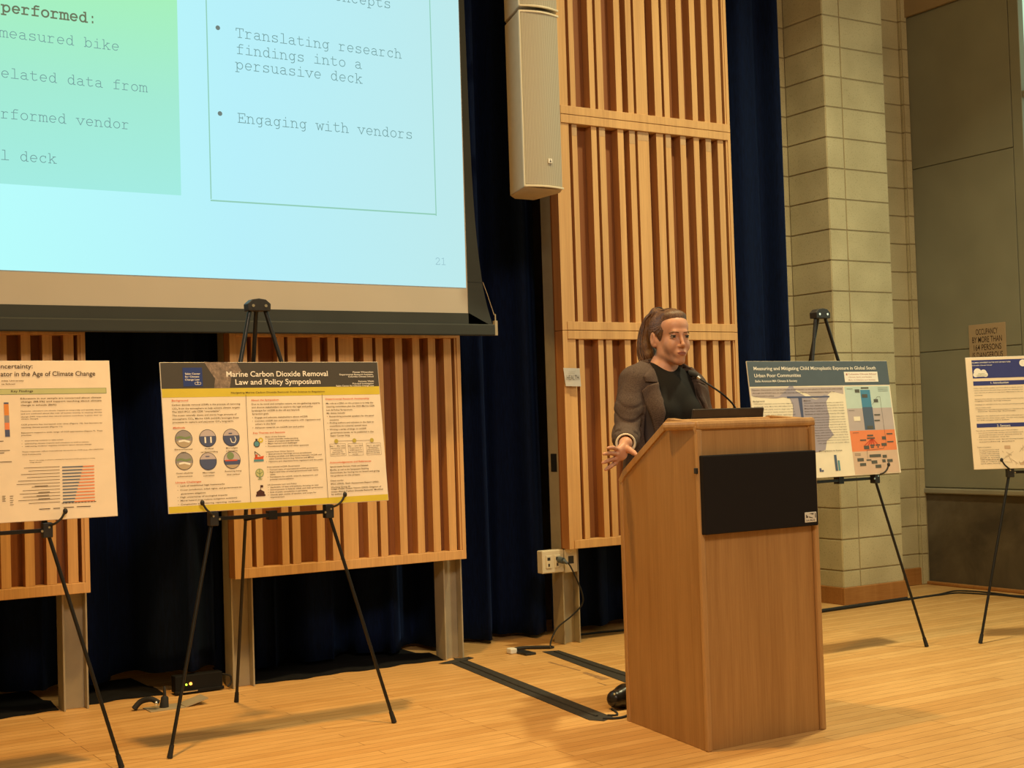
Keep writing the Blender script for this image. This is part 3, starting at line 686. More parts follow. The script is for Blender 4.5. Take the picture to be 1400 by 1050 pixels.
# slab-serif typewriter lettering drawn as strokes: cell 0.6 wide, x-height .43, capitals .58
def arc(cx, cy_, rx, ry, a0, a1, n=12): return [(cx+rx*math.cos(math.radians(a0+(a1-a0)*i/n)), cy_+ry*math.sin(math.radians(a0+(a1-a0)*i/n))) for i in range(n+1)]
def bar(x0, x1, y): return [(x0, y), (x1, y)]
def vl(x, y0, y1): return [(x, y0), (x, y1)]
O = arc(.3, .215, .205, .215, 0, 360, 22)
GL = {
 'a': [[(.11, .37)]+arc(.27, .33, .15, .10, 130, 0, 8)+[(.42, .06), (.46, 0), (.54, 0)], arc(.26, .12, .17, .12, 60, 330, 14), [(.42, .25), (.34, .245), (.26, .24)]],
 'b': [vl(.13, 0, .62), bar(.04, .13, .62), arc(.32, .215, .19, .215, 180, -180, 22), bar(.04, .13, 0)],
 'c': [arc(.31, .215, .20, .215, 45, 320, 18), vl(.46, .31, .42)],
 'd': [vl(.45, 0, .62), bar(.36, .45, .62), arc(.27, .215, .18, .215, 0, 360, 22), bar(.45, .55, 0)],
 'e': [arc(.3, .215, .20, .215, 0, 315, 20), bar(.10, .50, .215)],
 'f': [[(.24, 0), (.24, .5)]+arc(.36, .5, .12, .12, 180, 60, 6)+[(.50, .61)], bar(.10, .48, .42), bar(.10, .44, 0)],
 'g': [arc(.27, .22, .17, .20, 0, 360, 20), [(.44, .42), (.44, -.04)]+arc(.29, -.05, .15, .12, 0, -120, 8), bar(.44, .54, .42)],
 'h': [vl(.13, 0, .62), bar(.05, .13, .62), arc(.29, .25, .16, .17, 180, 0, 10)+[(.45, 0)], bar(.04, .22, 0), bar(.37, .55, 0)],
 'i': [vl(.30, 0, .42), bar(.14, .30, .42), bar(.08, .52, 0), vl(.29, .56, .62)],
 'k': [vl(.14, 0, .62), bar(.05, .14, .62), [(.14, .17), (.42, .42)], [(.24, .26), (.46, 0)], bar(.05, .2, 0), bar(.38, .55, 0), bar(.33, .5, .42)],
 'l': [vl(.30, 0, .62), bar(.14, .30, .62), bar(.08, .52, 0)],
 'm': [vl(.08, 0, .42), arc(.19, .30, .11, .12, 180, 0, 8)+[(.30, 0)], arc(.41, .30, .11, .12, 180, 0, 8)+[(.52, 0)], bar(.01, .08, .42), bar(.02, .14, 0), bar(.25, .36, 0), bar(.47, .58, 0)],
 'n': [vl(.13, 0, .42), arc(.29, .25, .16, .17, 180, 0, 10)+[(.45, 0)], bar(.04, .13, .42), bar(.04, .22, 0), bar(.37, .55, 0)],
 'o': [O],
 'p': [vl(.13, -.18, .42), bar(.03, .13, .42), arc(.32, .215, .19, .205, 180, -180, 22), bar(.03, .26, -.18)],
 'r': [vl(.19, 0, .42), bar(.08, .19, .42), arc(.36, .25, .17, .17, 180, 50, 8), bar(.07, .40, 0)],
 's': [arc(.30, .325, .17, .10, 30, 180, 8)+[(.16, .26), (.44, .19)]+arc(.30, .11, .18, .11, 20, -150, 8), vl(.46, .33, .42), vl(.12, .0, .10)],
 't': [[(.21, .58), (.21, .12)]+arc(.33, .12, .12, .12, 180, 290, 6)+[(.50, .06)], bar(.08, .46, .42)],
 'u': [[(.13, .42), (.13, .15)]+arc(.28, .15, .15, .15, 180, 300, 8)+[(.45, .1)], vl(.45, 0, .42), bar(.04, .13, .42), bar(.36, .45, .42), bar(.45, .55, 0)],
 'v': [[(.10, .42), (.30, 0), (.50, .42)], bar(.02, .2, .42), bar(.40, .58, .42)],
 'w': [[(.08, .42), (.18, 0), (.30, .36), (.42, 0), (.52, .42)], bar(.0, .17, .42), bar(.43, .6, .42)],
 'T': [vl(.30, 0, .58), bar(.06, .54, .58), vl(.06, .44, .58), vl(.54, .44, .58), bar(.18, .42, 0)],
 'E': [vl(.14, 0, .58), bar(.05, .52, .58), vl(.52, .44, .58), bar(.14, .36, .30), vl(.36, .23, .37), bar(.05, .54, 0), vl(.54, 0, .15)],
 ':': [vl(.3, .02, .07), vl(.3, .36, .41)],
 '1': [vl(.30, 0, .6), [(.30, .6), (.14, .54)], bar(.12, .48, 0)],
 '2': [[(.12, .46)]+arc(.30, .44, .18, .16, 170, -30, 10)+[(.12, .02), (.12, 0), (.50, 0), (.50, .08)]],
}
def typewrite(g, s_, x, z, cw, depth, pen=.045, m=0):
    em = cw/.6; r = pen/2*em
    for i, ch in enumerate(s_):
        for st in GL.get(ch, []):
            pts = [(x+i*cw+p[0]*em, z+p[1]*em) for p in st]
            for (ax, az), (bx, bz) in zip(pts[:-1], pts[1:]):
                dx, dz = bx-ax, bz-az; L = math.hypot(dx, dz) or 1e-9; ux, uz = dx/L*r, dz/L*r
                g.add([(ax-ux-uz, depth, az-uz+ux), (ax-ux+uz, depth, az-uz-ux), (bx+ux+uz, depth, bz+uz-ux), (bx+ux-uz, depth, bz+uz+ux)], [(0, 1, 2, 3)], m)
SLIDE = [('measured bike', 1.1998, 2.7916, .0377), ('elated data from', 1.2023, 2.627, .0377), ('rformed vendor', 1.1991, 2.4605, .0376), ('l deck', 1.1958, 2.2915, .0374),
 ('oncepts', 2.6886, 3.148, .0425), ('Translating research', 2.2053, 2.9146, .0415), ('findings into a', 2.2054, 2.8414, .0413), ('persuasive deck', 2.2002, 2.7724, .0417), ('Engaging with vendors', 2.2041, 2.534, .0418)]
g = G()
for s_, x, z, cw in SLIDE: typewrite(g, s_, x, z, cw, -.0042)
obj('slide_lettering', g, S_TEXT, sl)
g = G(); typewrite(g, 'performed:', 1.2111, 2.896, .0386, -.0042, .10); obj('slide_heading', g, S_DARK, sl)
g = G(); typewrite(g, '21', 3.1795, 1.9377, .032, -.0042, .05); obj('slide_number', g, S_PALE, sl)
for z in (2.9456, 2.5652):
    g = G(); g.add([(2.125+.0105*math.cos(a*math.pi/8), -.0042, z+.0105*math.sin(a*math.pi/8)) for a in range(16)], [tuple(range(16))])
    obj('slide_bullet', g, S_BUL, sl)

# ------------------------------------------------------------------ column loudspeakers
def slats_mat():
    m, nt, b = new_mat('speaker_grille')
    wv = nd(nt, 'ShaderNodeTexWave', wave_type='BANDS', bands_direction='X'); wv.inputs['Scale'].default_value = 42; wv.inputs['Distortion'].default_value = .2
    nt.links.new(coords(nt), wv.inputs['Vector'])
    r = ramp(nt, [(.3, (.27, .245, .19)), (.7, (.43, .39, .305))], wv.outputs['Fac']); nt.links.new(r.outputs[0], b.inputs['Base Color'])
    b.inputs['Roughness'].default_value = .6; bump(nt, b, wv.outputs['Fac'], .3, .002)
    return m
MT['grille'] = slats_mat()
def speaker(z0, z1, label, logo):
    root = thing('column_speaker', label, 'loudspeaker', (3.556, 5.52, z0), group='beige column speakers')
    n = 10; front = [(.004+.222*i/n, -.022*math.sin(math.pi*i/n)) for i in range(n+1)]
    back = [(.27, .091), (.264, .320), (.148, .323), (.081, .256)]
    h = z1-z0; g = G()
    g.prism([(a, b+.004) for a, b in front]+back, lambda a, b, t: (a, b, t*h), 0); cab = obj('cabinet', g, MT['speaker_shell'], root, bevel=.004)
    g = G(); pts = [(.010+.210*i/n, -.022*math.sin(math.pi*(.03+.94*i/n))-.0005) for i in range(n+1)]
    g.prism(pts+[(.22, .0035), (.01, .0035)], lambda a, b, t: (a, b, .012+t*(h-.024)), 0); obj('grille', g, MT['grille'], root)
    for zz in (.0, h-.012):
        g = G(); pts = [(.0+.232*i/n, -.027*math.sin(math.pi*i/n)-.001) for i in range(n+1)]
        g.prism(pts+[(.23, .006), (.002, .006)], lambda a, b, t: (a, b, zz+t*.010), 0); obj('rim', g, MT['cream_plastic'], root, bevel=.002)
    g = G(); g.box(.0005, .006, -.004, .006, .004, h-.004); obj('edge_trim', g, MT['cream_plastic'], root)
    if logo:
        g = G(); g.box(.128, .150, -.0275, -.021, .118, .140); b = obj('badge', g, MT['paper'], root, bevel=.001)
        g = G(); g.add([(.133, -.0282, .123), (.145, -.0282, .123), (.139, -.0282, .134)], [(0, 1, 2)]); g.box(.1375, .1405, -.0284, -.0275, .126, .136); obj('badge_mark', g, MT['ink'], b)
    for f_ in (.3, .8): g = G(); g.prism([(.17, .318), (.23, .318), (.478, .498), (.47, .53), (.44, .53)], lambda a, b, t: (a, b, h*f_+.04*t)); obj('bracket', g, MT['steel'], root)
speaker(2.300, 3.160, 'beige column speaker with a square badge, hung beside the tall slatted panel', True)
speaker(3.176, 4.0, 'beige column speaker stacked on top of the badged one, cut by the top edge', False)
# ------------------------------------------------------------------ easels
def make_easel(loc, label):
    root = thing('display_easel', label, 'easel', loc, group='black folding display easels')
    apex_y, H = .187, 1.645
    feet = [(-.4515, 0, 0), (.4515, 0, 0)]
    g = G(); hexa = [(-.044, -.012), (.044, -.012), (.050, 0), (.050, .040), (.03, .052), (-.03, .052), (-.05, .04), (-.05, 0)]
    g.prism([(-.046, 1.632), (.046, 1.632), (.048, 1.66), (.028, 1.677), (0, 1.681), (-.028, 1.677), (-.048, 1.66)], lambda a, b, t: (a, apex_y-.024+.048*t, b))
    hd = obj('head', g, MT['black_plastic'], root, bevel=.003)
    for x in (-.026, .026): g = G(); g.tube([(x, apex_y-.0265, 1.652), (x, apex_y-.022, 1.652)], .006, 10); obj('rivet', g, MT['rivet'], hd)
    zb = .845
    for sx, (fx, fy, fz) in zip((-1, 1), feet):
        top = Vector((sx*.030, apex_y, H)); ft = Vector((fx, fy, .0))
        t = (H-zb)/H; mid = top.lerp(ft, t)
        g = G(); g.tube([top, mid], .0085, 12); g.tube([mid, top.lerp(ft, .985)], .0068, 12); g.tube([mid+(top-ft).normalized()*.03, mid-(top-ft).normalized()*.02], .0105, 12)
        leg = obj('leg', g, MT['black_metal'], root)
        g = G(); g.tube([top.lerp(ft, .972), top.lerp(ft, .999)], [.0085, .0105], 12); obj('foot_cap', g, MT['rubber'], leg)
        g = G(); y = mid.y
        g.box(mid.x-.017, mid.x+.017, y-.022, y+.014, zb-.03, zb+.022)
        br = obj('bracket', g, MT['black_plastic'], root, bevel=.003)
        g = G(); g.tube(smooth_path([(mid.x+sx*.006, y-.02, zb+.012), (mid.x+sx*.022, y-.040, zb+.020), (mid.x+sx*.040, y-.046, zb+.036), (mid.x+sx*.052, y-.046, zb+.056)]), .0042, 8)
        g.sphere((mid.x+sx*.054, y-.046, zb+.060), (.0085, .007, .011), 8); obj('holder_hook', g, MT['black_plastic'], br)
        g = G(); g.tube([(mid.x-sx*.02, y-.0225, zb-.006), (mid.x-sx*.02, y-.019, zb-.006)], .0045, 8); obj('rivet', g, MT['rivet'], br); g = G(); g.tube([(mid.x+sx*.004, y-.0235, zb+.006), (mid.x+sx*.004, y-.019, zb+.006)], .004, 8); obj('rivet', g, MT['rivet'], br)
    xm = .030+(.4515-.030)*(H-zb)/H; ym = apex_y*(1-(H-zb)/H)
    g = G(); g.box(-xm+.015, xm-.015, ym-.004, ym+.004, zb-.012, zb+.002); g.box(-.012, .022, ym-.006, ym+.03, zb-.022, zb+.012); obj('crossbar', g, MT['black_metal'], root, bevel=.001)
    top = Vector((.0, apex_y+.012, H)); ft = Vector((.113, .832, 0)); zr = .80
    g = G(); mid = top.lerp(ft, (H-zr)/H)
    g.tube([top, mid], .0085, 12); g.tube([mid, top.lerp(ft, .985)], .0068, 12)
    leg = obj('leg', g, MT['black_metal'], root)
    g = G(); g.tube([top.lerp(ft, .972), top.lerp(ft, .999)], [.0085, .0105], 12); obj('foot_cap', g, MT['rubber'], leg)
    g = G(); g.tube([(.005, ym+.02, zb-.005), mid], .005, 8); obj('spreader', g, MT['black_metal'], root)
    return root
E1 = make_easel((2.007, 4.882, 0), 'black easel holding the marine carbon dioxide poster, in front of the screen')
dup(E1, (.925, 4.853, 0), 'black easel at the left picture edge holding the cream poster')
dup(E1, (4.862, 4.717, 0), 'black easel behind the lectern holding the microplastic poster')
PHI = math.radians(-32)
E4 = Vector((5.574+.4515*math.cos(PHI), 4.608+.4515*math.sin(PHI), 0))
dup(E1, E4, 'black easel at the right picture edge under the occupancy sign', PHI)

# ------------------------------------------------------------------ posters
for k in TEXTS:
    for c in TEXTS[k]: prepare([(s_, WG.get((k, c), 0)) for s_, *_ in TEXTS[k][c]] if False else [(r[0], .012 if c in ('bold', 'title', 'white') and k != 'P0' or c == 'bold' else .010) for r in TEXTS[k][c]])
def put(g, k, c, depth=-.0022, m=0):
    wg = .012 if c in ('bold', 'title', 'white') and k != 'P0' or c == 'bold' else .010
    for s_, x, y, w_, h in TEXTS[k][c]: letter(g, s_, x, y, w_, h*(.96 if c in ('white', 'title') else .82), depth, m, wg)
def poster(name_label, loc, tilt, W_, H_):
    root = thing('research_poster', name_label, 'poster', loc, (-tilt, 0, 0), 'research posters on easels')
    g = G(); g.box(0, W_, 0, .006, 0, H_); obj('board', g, MT['foam_board'], root, bevel=.001)
    return root
def flat(g, pts, d, m=0): g.add([(p[0], d, p[1]) for p in pts], [tuple(range(len(pts)))], m)
def rect(g, x0, x1, z0, z1, d, m=0): flat(g, [(x0, z0), (x1, z0), (x1, z1), (x0, z1)], d, m)
def disc(g, x, z, r, d, m=0, n=20, a0=0, a1=360):
    flat(g, [(x+r*math.cos(math.radians(a0+(a1-a0)*i/n)), z+r*math.sin(math.radians(a0+(a1-a0)*i/n))) for i in range(n+(a1-a0 != 360))], d, m)
def line(g, pts, wd, d, m=0):
    for (ax, az), (bx, bz) in zip(pts[:-1], pts[1:]):
        L = math.hypot(bx-ax, bz-az) or 1e-9; nx, nz = -(bz-az)/L*wd/2, (bx-ax)/L*wd/2
        flat(g, [(ax+nx, az+nz), (ax-nx, az-nz), (bx-nx, bz-nz), (bx+nx, bz+nz)], d, m)
def pr(name, col, var=.03): return plain(name, col, .55, 0, var, 15, .3)
K = {'cream': pr('print_cream', (.80, .70, .56)), 'yellow': pr('print_yellow', (.62, .50, .05)), 'dark': pr('print_charcoal', (.060, .054, .046)), 'blue': pr('print_blue', (.022, .045, .20)),
 'white': pr('print_white', (.86, .82, .74)), 'red': pr('print_red', (.62, .09, .035)), 'ink': pr('print_text', (.075, .048, .032)), 'navy': pr('print_navy', (.038, .048, .20)), 'slate': pr('print_slate', (.085, .115, .145)),
 'sage': pr('print_sage', (.52, .53, .25)), 'orange': pr('print_orange', (.72, .26, .05)), 'grey': pr('print_grey', (.30, .28, .28)), 'sea': pr('print_sea', (.075, .095, .19)), 'sand': pr('print_sand', (.45, .36, .24)), 'green': pr('print_green', (.20, .28, .13)),
 'violet': pr('print_violet', (.36, .33, .40)), 'aqua': pr('print_aqua', (.52, .66, .62)), 'lilac': pr('print_lilac', (.50, .43, .43)), 'coral': pr('print_coral', (.80, .25, .10)), 'peach': pr('print_peach', (.66, .48, .36)), 'tower': pr('print_tower', (.07, .25, .42)), 'tower2': pr('print_deep_tower', (.085, .125, .20)), 'teal': pr('print_teal', (.10, .28, .34)), 'pale': pr('print_pale', (.85, .78, .62))}
def rocky():
    m, nt, b = new_mat('print_photo_land'); a = noise(nt, coords(nt), 45, 5, .7)
    r = ramp(nt, [(.30, (.09, .07, .055)), (.55, (.24, .175, .13)), (.75, (.48, .38, .29))], a); nt.links.new(r.outputs[0], b.inputs['Base Color']); b.inputs['Roughness'].default_value = .5
    return m
K['land'] = rocky()
S_ = SH
TH = math.atan2(.065, .56)
# marine carbon dioxide poster
W1, H1 = .90, .564
p = poster('poster reading Marine Carbon Dioxide Removal Law and Policy Symposium, centre easel', (1.596, 4.951, .870), TH, W1, H1)
g = G(); rect(g, .0015, W1-.0015, .0015, H1-.0015, -.0005); obj('sheet', g, K['cream'], p)
hb = S_['P1_bar'][0][1]; h2 = S_['P1_bar'][2][1]
g = G(); rect(g, .002, W1-.002, hb, H1-.0015, -.0009, 0); flat(g, S_['P1_land'], -.0012, 1); hd = obj('header_band', g, [K['dark'], K['land']], p)
g = G(); rect(g, .002, W1-.002, h2-.002, hb, -.0009, 0); rect(g, .002, W1-.002, .002, S_['P1_foot'][0][1], -.0009, 0); obj('yellow_band', g, K['yellow'], p)
lg = S_['P1_logo']; g = G(); rect(g, lg[0][0], lg[1][0], lg[2][1], lg[0][1], -.0015); lo = obj('logo', g, K['blue'], p)
g = G(); put(g, 'P1', 'logo'); cr = S_['P1_crown']; cx = (cr[0][0]+cr[1][0])/2; cz = (cr[0][1]+cr[1][1])/2
line(g, [(cx-.010, cz-.004), (cx-.012, cz+.003), (cx-.006, cz+.005), (cx, cz+.002), (cx+.006, cz+.005), (cx+.012, cz+.003), (cx+.010, cz-.004), (cx-.010, cz-.004)], .0012, -.0022); line(g, [(cx, cz-.004), (cx, cz+.009)], .0012, -.0022); line(g, [(cx-.003, cz+.006), (cx+.003, cz+.006)], .0012, -.0022)
obj('logo_lettering', g, K['white'], lo)
g = G(); put(g, 'P1', 'white'); obj('title_lettering', g, K['white'], p)
for s_, x, y, w_, h_ in TEXTS['P1']['red']: g = G(); letter(g, s_, x, y, w_, h_*.82, -.0022, 0, .010); obj('section_heading', g, K['red'], p)
g = G(); put(g, 'P1', 'ink'); put(g, 'P1', 'brown')
for c in ('P1_c1', 'P1_c2'): line(g, S_[c], .0016, -.002)
line(g, [S_['P1_dots'][0], S_['P1_dots'][2]], .0012, -.0015)
b = S_['P1_boxes']
for i in (0, 2, 4):
    (x0, z1), (x1, z0) = b[i], b[i+1]; line(g, [(x0, z0), (x1, z0), (x1, z1), (x0, z1), (x0, z0)], .0008, -.0015)
obj('text_columns', g, K['ink'], p)
rr = .0335
for i, (x, z) in enumerate(S_['P1_circ']):
    g = G(); disc(g, x, z, rr, -.0012, 0, 28); r_ = rr-.002
    if i in (0, 3):
        disc(g, x, z, r_, -.0016, 1, 24); disc(g, x, z, r_, -.0019, 2, 14, 195, 345)
        line(g, [(x-.028, z+.004), (x-.012, z+.008), (x+.004, z+.002), (x+.026, z+.006)], .008, -.0020, 3); line(g, [(x-.02, z-.009), (x, z-.006), (x+.022, z-.012)], .007, -.0021, 4)
    else:
        top = 12 if i != 5 else 0
        disc(g, x, z, r_, -.0016, 5, 24); disc(g, x, z, r_, -.0019, 6, 20, 180-top*1.2, 360+top*1.2)
        if i == 1:
            for dx in (-.010, .012): rect(g, x+dx-.003, x+dx+.003, z-.018, z+.005, -.0022, 7)
        if i == 2: line(g, [(x-.004, z-.002), (x, z-.018), (x+.012, z-.020), (x+.018, z-.008), (x+.014, z+.004)], .0028, -.0022, 7); rect(g, x-.01, x+.004, z+.014, z+.018, -.0022, 6)
        if i == 4: rect(g, x-.010, x+.006, z+.017, z+.020, -.0022, 6)
        if i == 5: disc(g, x-.006, z+.016, .014, -.0022, 8); rect(g, x-.028, x+.02, z-.004, z+.001, -.0023, 9); disc(g, x, z, r_, -.0024, 2, 12, 215, 325)
    obj('method_picture', g, [K['dark'], K['grey'], K['sand'], K['green'], K['white'], K['lilac'], K['sea'], K['white'], K['green'], K['red']], p)
ic = S_['P1_icons']
g = G(); x, z = ic[0]; disc(g, x-.005, z-.006, .013, -.0015, 0); disc(g, x-.005, z-.006, .010, -.0018, 1); rect(g, x-.009, x-.001, z+.004, z+.014, -.0017, 0); disc(g, x+.012, z+.008, .010, -.0016, 2); disc(g, x+.012, z+.008, .004, -.0019, 3); obj('flask_icon', g, [K['ink'], K['teal'], K['yellow'], K['cream']], p)
g = G(); x, z = ic[1]; flat(g, [(x-.018, z-.004), (x+.022, z+.002), (x+.018, z-.012), (x-.016, z-.012)], -.0015, 0); rect(g, x-.020, x+.020, z-.019, z-.011, -.0017, 1); line(g, [(x-.012, z-.004), (x-.014, z+.020), (x+.008, z+.002)], .0025, -.0018, 2); rect(g, x-.012, x-.004, z-.003, z+.008, -.0019, 0); obj('ship_icon', g, [K['red'], K['teal'], K['ink']], p)
g = G(); x, z = ic[2]; disc(g, x, z+.004, .017, -.0015, 0); disc(g, x, z+.004, .0145, -.0017, 1); line(g, [(x, z-.02), (x, z+.018)], .003, -.0019, 0); line(g, [(x-.012, z+.008), (x, z), (x+.012, z+.008)], .0025, -.0019, 0); line(g, [(x-.009, z-.019), (x+.009, z-.019)], .003, -.0019, 0); obj('tree_icon', g, [K['green'], K['sage']], p)
g = G(); x, z = ic[3]; rect(g, x-.019, x+.019, z-.020, z-.013, -.0015); rect(g, x-.016, x+.016, z-.013, z-.004, -.0015); flat(g, [(x-.017, z-.004), (x+.017, z-.004), (x, z+.006)], -.0015); rect(g, x+.001, x+.003, z+.004, z+.022, -.0015); rect(g, x+.003, x+.012, z+.013, z+.022, -.0015); obj('capitol_icon', g, pr('print_maroon', (.07, .025, .02)), p)
K['olive'] = pr('print_olive', (.48, .40, .08))
for x, z in S_['P1_dots']: g = G(); disc(g, x, z, .0085, -.002); obj('timeline_dot', g, K['olive'], p)

# cream poster at the left edge
W0 = .90
p = poster('cream poster headed Key Findings on the left easel, cut by the picture edge', (.502, 4.922, .876), TH, W0, .563)
g = G(); rect(g, .0015, W0-.0015, .0015, .5615, -.0005); obj('sheet', g, pr('print_ivory', (.84, .72, .56)), p)
g = G(); kb = S_['P0_key']; z0, z1 = kb[2][1]-.001, kb[1][1]; rect(g, .04, kb[1][0], z0, z1, -.0009, 1); rect(g, .042, kb[1][0]-.002, z0+.0015, z1-.0015, -.0012, 0); obj('findings_band', g, [K['sage'], K['green']], p)
g = G(); put(g, 'P0', 'title'); obj('title_lettering', g, K['ink'], p)
g = G(); put(g, 'P0', 'ink'); put(g, 'P0', 'bold'); la = S_['P0_lab']
for i in range(12):
    t = i/11; x1 = la[1][0]+(la[3][0]-la[1][0])*t; zz = la[0][1]+(la[2][1]-la[0][1])*t; L = [.125, .11, .135, .115, .145, .15, .10, .13, .14, .13, .145, .11][i]
    line(g, [(x1-L, zz), (x1-.004, zz)], .0016, -.0016)
    if i in (5, 7, 8, 9): line(g, [(x1-L*.6, zz-.0085), (x1-L*.3, zz-.0085)], .0018, -.0016)
cp = S_['P0_cap']
for i in range(0, 8, 2): line(g, [cp[i], cp[i+1]], .0025, -.0016)
for i in range(11): x = S_['P0_bars'][-1][0]+.1*i*(S_['P0_bars'][-1][2]-S_['P0_bars'][-1][0]); line(g, [(x-.004, cp[-1][1]+.016), (x+.004, cp[-1][1]+.016)], .0022, -.0016)
mi = S_['P0_misc']
for i in range(0, 8, 2): line(g, [(mi[i][0]-.06, mi[i][1]), (mi[i+1][0], mi[i][1])], .0022, -.0016)
for a, b_ in ((8, 9), (10, 11)):
    for q in range(5): zz = mi[a][1]+(mi[b_][1]-mi[a][1])*q/4; line(g, [(mi[a][0]+.002, zz), (mi[b_][0]-.002*(q % 2), zz)], .0018, -.0016)
obj('text_columns', g, K['ink'], p)
g = G()
for x0, xm, x1, z in S_['P0_bars']:
    rect(g, x0, xm, z-.0019, z+.0019, -.0016, 0); rect(g, xm, x1, z-.0019, z+.0019, -.0016, 1)
obj('bar_chart', g, [K['tower2'], K['coral']], p)
st = S_['P0_stack']; g = G(); x0, x1 = st[0][0], st[1][0]; zs = [st[0][1], st[2][1], st[3][1], st[4][1], st[5][1], st[6][1]]
for i, mm in enumerate((0, 1, 2, 3, 0)): rect(g, x0, x1, zs[i+1], zs[i], -.0016, mm)
obj('stacked_bar', g, [K['sea'], K['orange'], K['grey'], K['coral']], p)

# microplastic poster behind the lectern
W3 = .93
p = poster('poster on microplastic exposure behind the lectern, slate header and coral diagram', (4.326, 4.785, .860), TH, W3, .564)
g = G(); rect(g, .001, W3-.001, .001, .563, -.0005); obj('sheet', g, K['pale'], p)
g = G(); rect(g, .001, W3-.001, .4434, .563, -.0009); obj('header_band', g, K['slate'], p)
lg = S_['P3_logo']; g = G(); rect(g, lg[0][0], lg[1][0], lg[3][1], lg[0][1], -.0014, 0); rect(g, lg[0][0]+.012, lg[0][0]+.022, lg[0][1]-.018, lg[0][1]-.008, -.0017, 1); put(g, 'P3', 'logo', -.002, 1); obj('school_logo', g, [K['white'], pr('print_rose', (.45, .20, .18))], p)
g = G(); put(g, 'P3', 'white'); obj('title_lettering', g, K['white'], p)
g = G(); flat(g, [(.006, .437), (.604, .437), (.60, .40), (.52, .415), (.49, .395), (.45, .375), (.42, .375), (.36, .405), (.29, .425), (.25, .395), (.16, .385), (.06, .39), (.006, .40)], -.0008, 1); flat(g, S_['P3_map'], -.0011, 0); obj('map_ground', g, [K['violet'], K['lilac']], p)
g = G(); bb = S_['P3_bars1']; flat(g, bb, -.0015, 0); flat(g, S_['P3_bars2'], -.0015, 0)
c = S_['P3_bc']; rect(g, c[0][0], c[1][0], c[2][1], c[0][1], -.0016, 0); rect(g, c[4][0], c[5][0], c[6][1], c[4][1], -.0016, 1); rect(g, c[8][0], c[9][0], c[10][1], c[8][1], -.0016, 2); rect(g, c[12][0], c[13][0], c[14][1], c[12][1], -.0016, 0); obj('bar_chart', g, [K['sea'], K['tower2'], K['teal']], p)
g = G(); put(g, 'P3', 'ink'); obj('text_columns', g, K['ink'], p)
bd = S_['P3_band']; g = G(); xl, xr = .611, W3-.008
zs = [.437, .328, .218, .116, .004]
for i, mm in enumerate(range(4)): rect(g, xl+.006*i*0, xr, zs[i+1], zs[i], -.0009, mm)
obj('diagram_bands', g, [K['aqua'], K['lilac'], K['coral'], K['peach']], p)
g = G(); tw = S_['P3_tower']; rect(g, .716, .783, .333, .419, -.0013, 0); rect(g, .716, .786, .221, .333, -.0013, 1)
for a in (-.055, -.03, -.01, .012, .04): flat(g, [(.752, .178), (.762, .178), (.76+a, .143), (.748+a, .143)], -.0013, 2)
obj('diagram_tower', g, [K['tower'], K['tower2'], K['red']], p)
K['label'] = pr('print_label', (.10, .10, .085))
for (x, z), (a, b_) in zip(S_['P3_lab'], S_['P3_labsz']): g = G(); rect(g, x-a/2, x+a/2, z-b_/2, z+b_/2, -.0018); obj('diagram_label', g, K['label'], p)
g = G(); line(g, S_['P3_line'], .0016, -.0016)
for i in range(3): line(g, [(.84, .428-.008*i), (.91, .428-.008*i)], .0016, -.0016)
for x, z in ((.625, .425), (.62, .318), (.63, .208), (.625, .105), (.625, .098)): line(g, [(x, z), (x+.04, z)], .0018, -.0016)
obj('diagram_lines', g, K['label'], p)
g = G(); x, z = S_['P3_wlab'][0]; rect(g, x-.022, x+.022, z-.011, z+.011, -.0018); obj('diagram_tag', g, K['pale'], p)

# navy poster at the right edge
p = poster('poster with navy header and cloud emblem on the rightmost easel', (E4.x-.422*math.cos(PHI)-.069*math.sin(PHI), E4.y-.422*math.sin(PHI)+.069*math.cos(PHI), .860), TH, .90, .572); p.rotation_euler = (-TH, 0, PHI)
g = G(); rect(g, .001, .899, .001, .569, -.0005); obj('sheet', g, pr('print_buff', (.84, .70, .52)), p)
g = G()
rect(g, .030, .872, .463, .557, -.0009); rect(g, .030, .872, S_['P4_b1'][3][1]-.002, S_['P4_b1'][0][1], -.0009); rect(g, .030, .872, S_['P4_b2'][3][1], S_['P4_b2'][0][1], -.0009); obj('header_bands', g, K['navy'], p)
g = G(); put(g, 'P4', 'white'); obj('title_lettering', g, K['white'], p); c = S_['P4_corner'][0]; g = G(); disc(g, c[0]+.01, .535, .018, -.0016); obj('corner_emblem', g, K['white'], p)
c = S_['P4_cloud']; g = G(); zc = c[0][1]+.002; x0, x1 = c[0][0], c[3][0]
rect(g, x0+.012, x1-.012, zc-.010, zc+.008, -.0015); disc(g, x0+.012, zc, .0125, -.0016); disc(g, x1-.012, zc, .0125, -.0016); disc(g, (x0+x1)/2-.014, zc+.014, .019, -.0017); disc(g, (x0+x1)/2+.016, zc+.010, .016, -.0018); em = obj('cloud_emblem', g, K['white'], p)
g = G(); put(g, 'P4', 'cloud', -.0025); obj('emblem_lettering', g, K['green'], em)
g = G(); put(g, 'P4', 'ink'); obj('text_columns', g, K['ink'], p)
g = G(); x0 = S_['P4_map'][0][0]-.01; z1 = S_['P4_map'][0][1]; z0 = .018
rnd = random.Random(4)
for i in range(26):
    a = rnd.uniform(x0, x0+.30); b_ = rnd.uniform(z0, z1); line(g, [(a, b_), (a+rnd.uniform(-.03, .05), min(z1, max(z0, b_+rnd.uniform(-.03, .04))))], .0016, -.0016, 1)
flat(g, [(x0+.09, z0), (x0+.18, z0), (x0+.25, z1-.01), (x0+.31, z1), (x0+.2, z1)], -.0012, 0); rect(g, x0+.02, x0+.05, z1-.02, z1-.004, -.0014, 0); obj('map_picture', g, [pr('print_tan', (.60, .42, .28)), K['sand']], p)

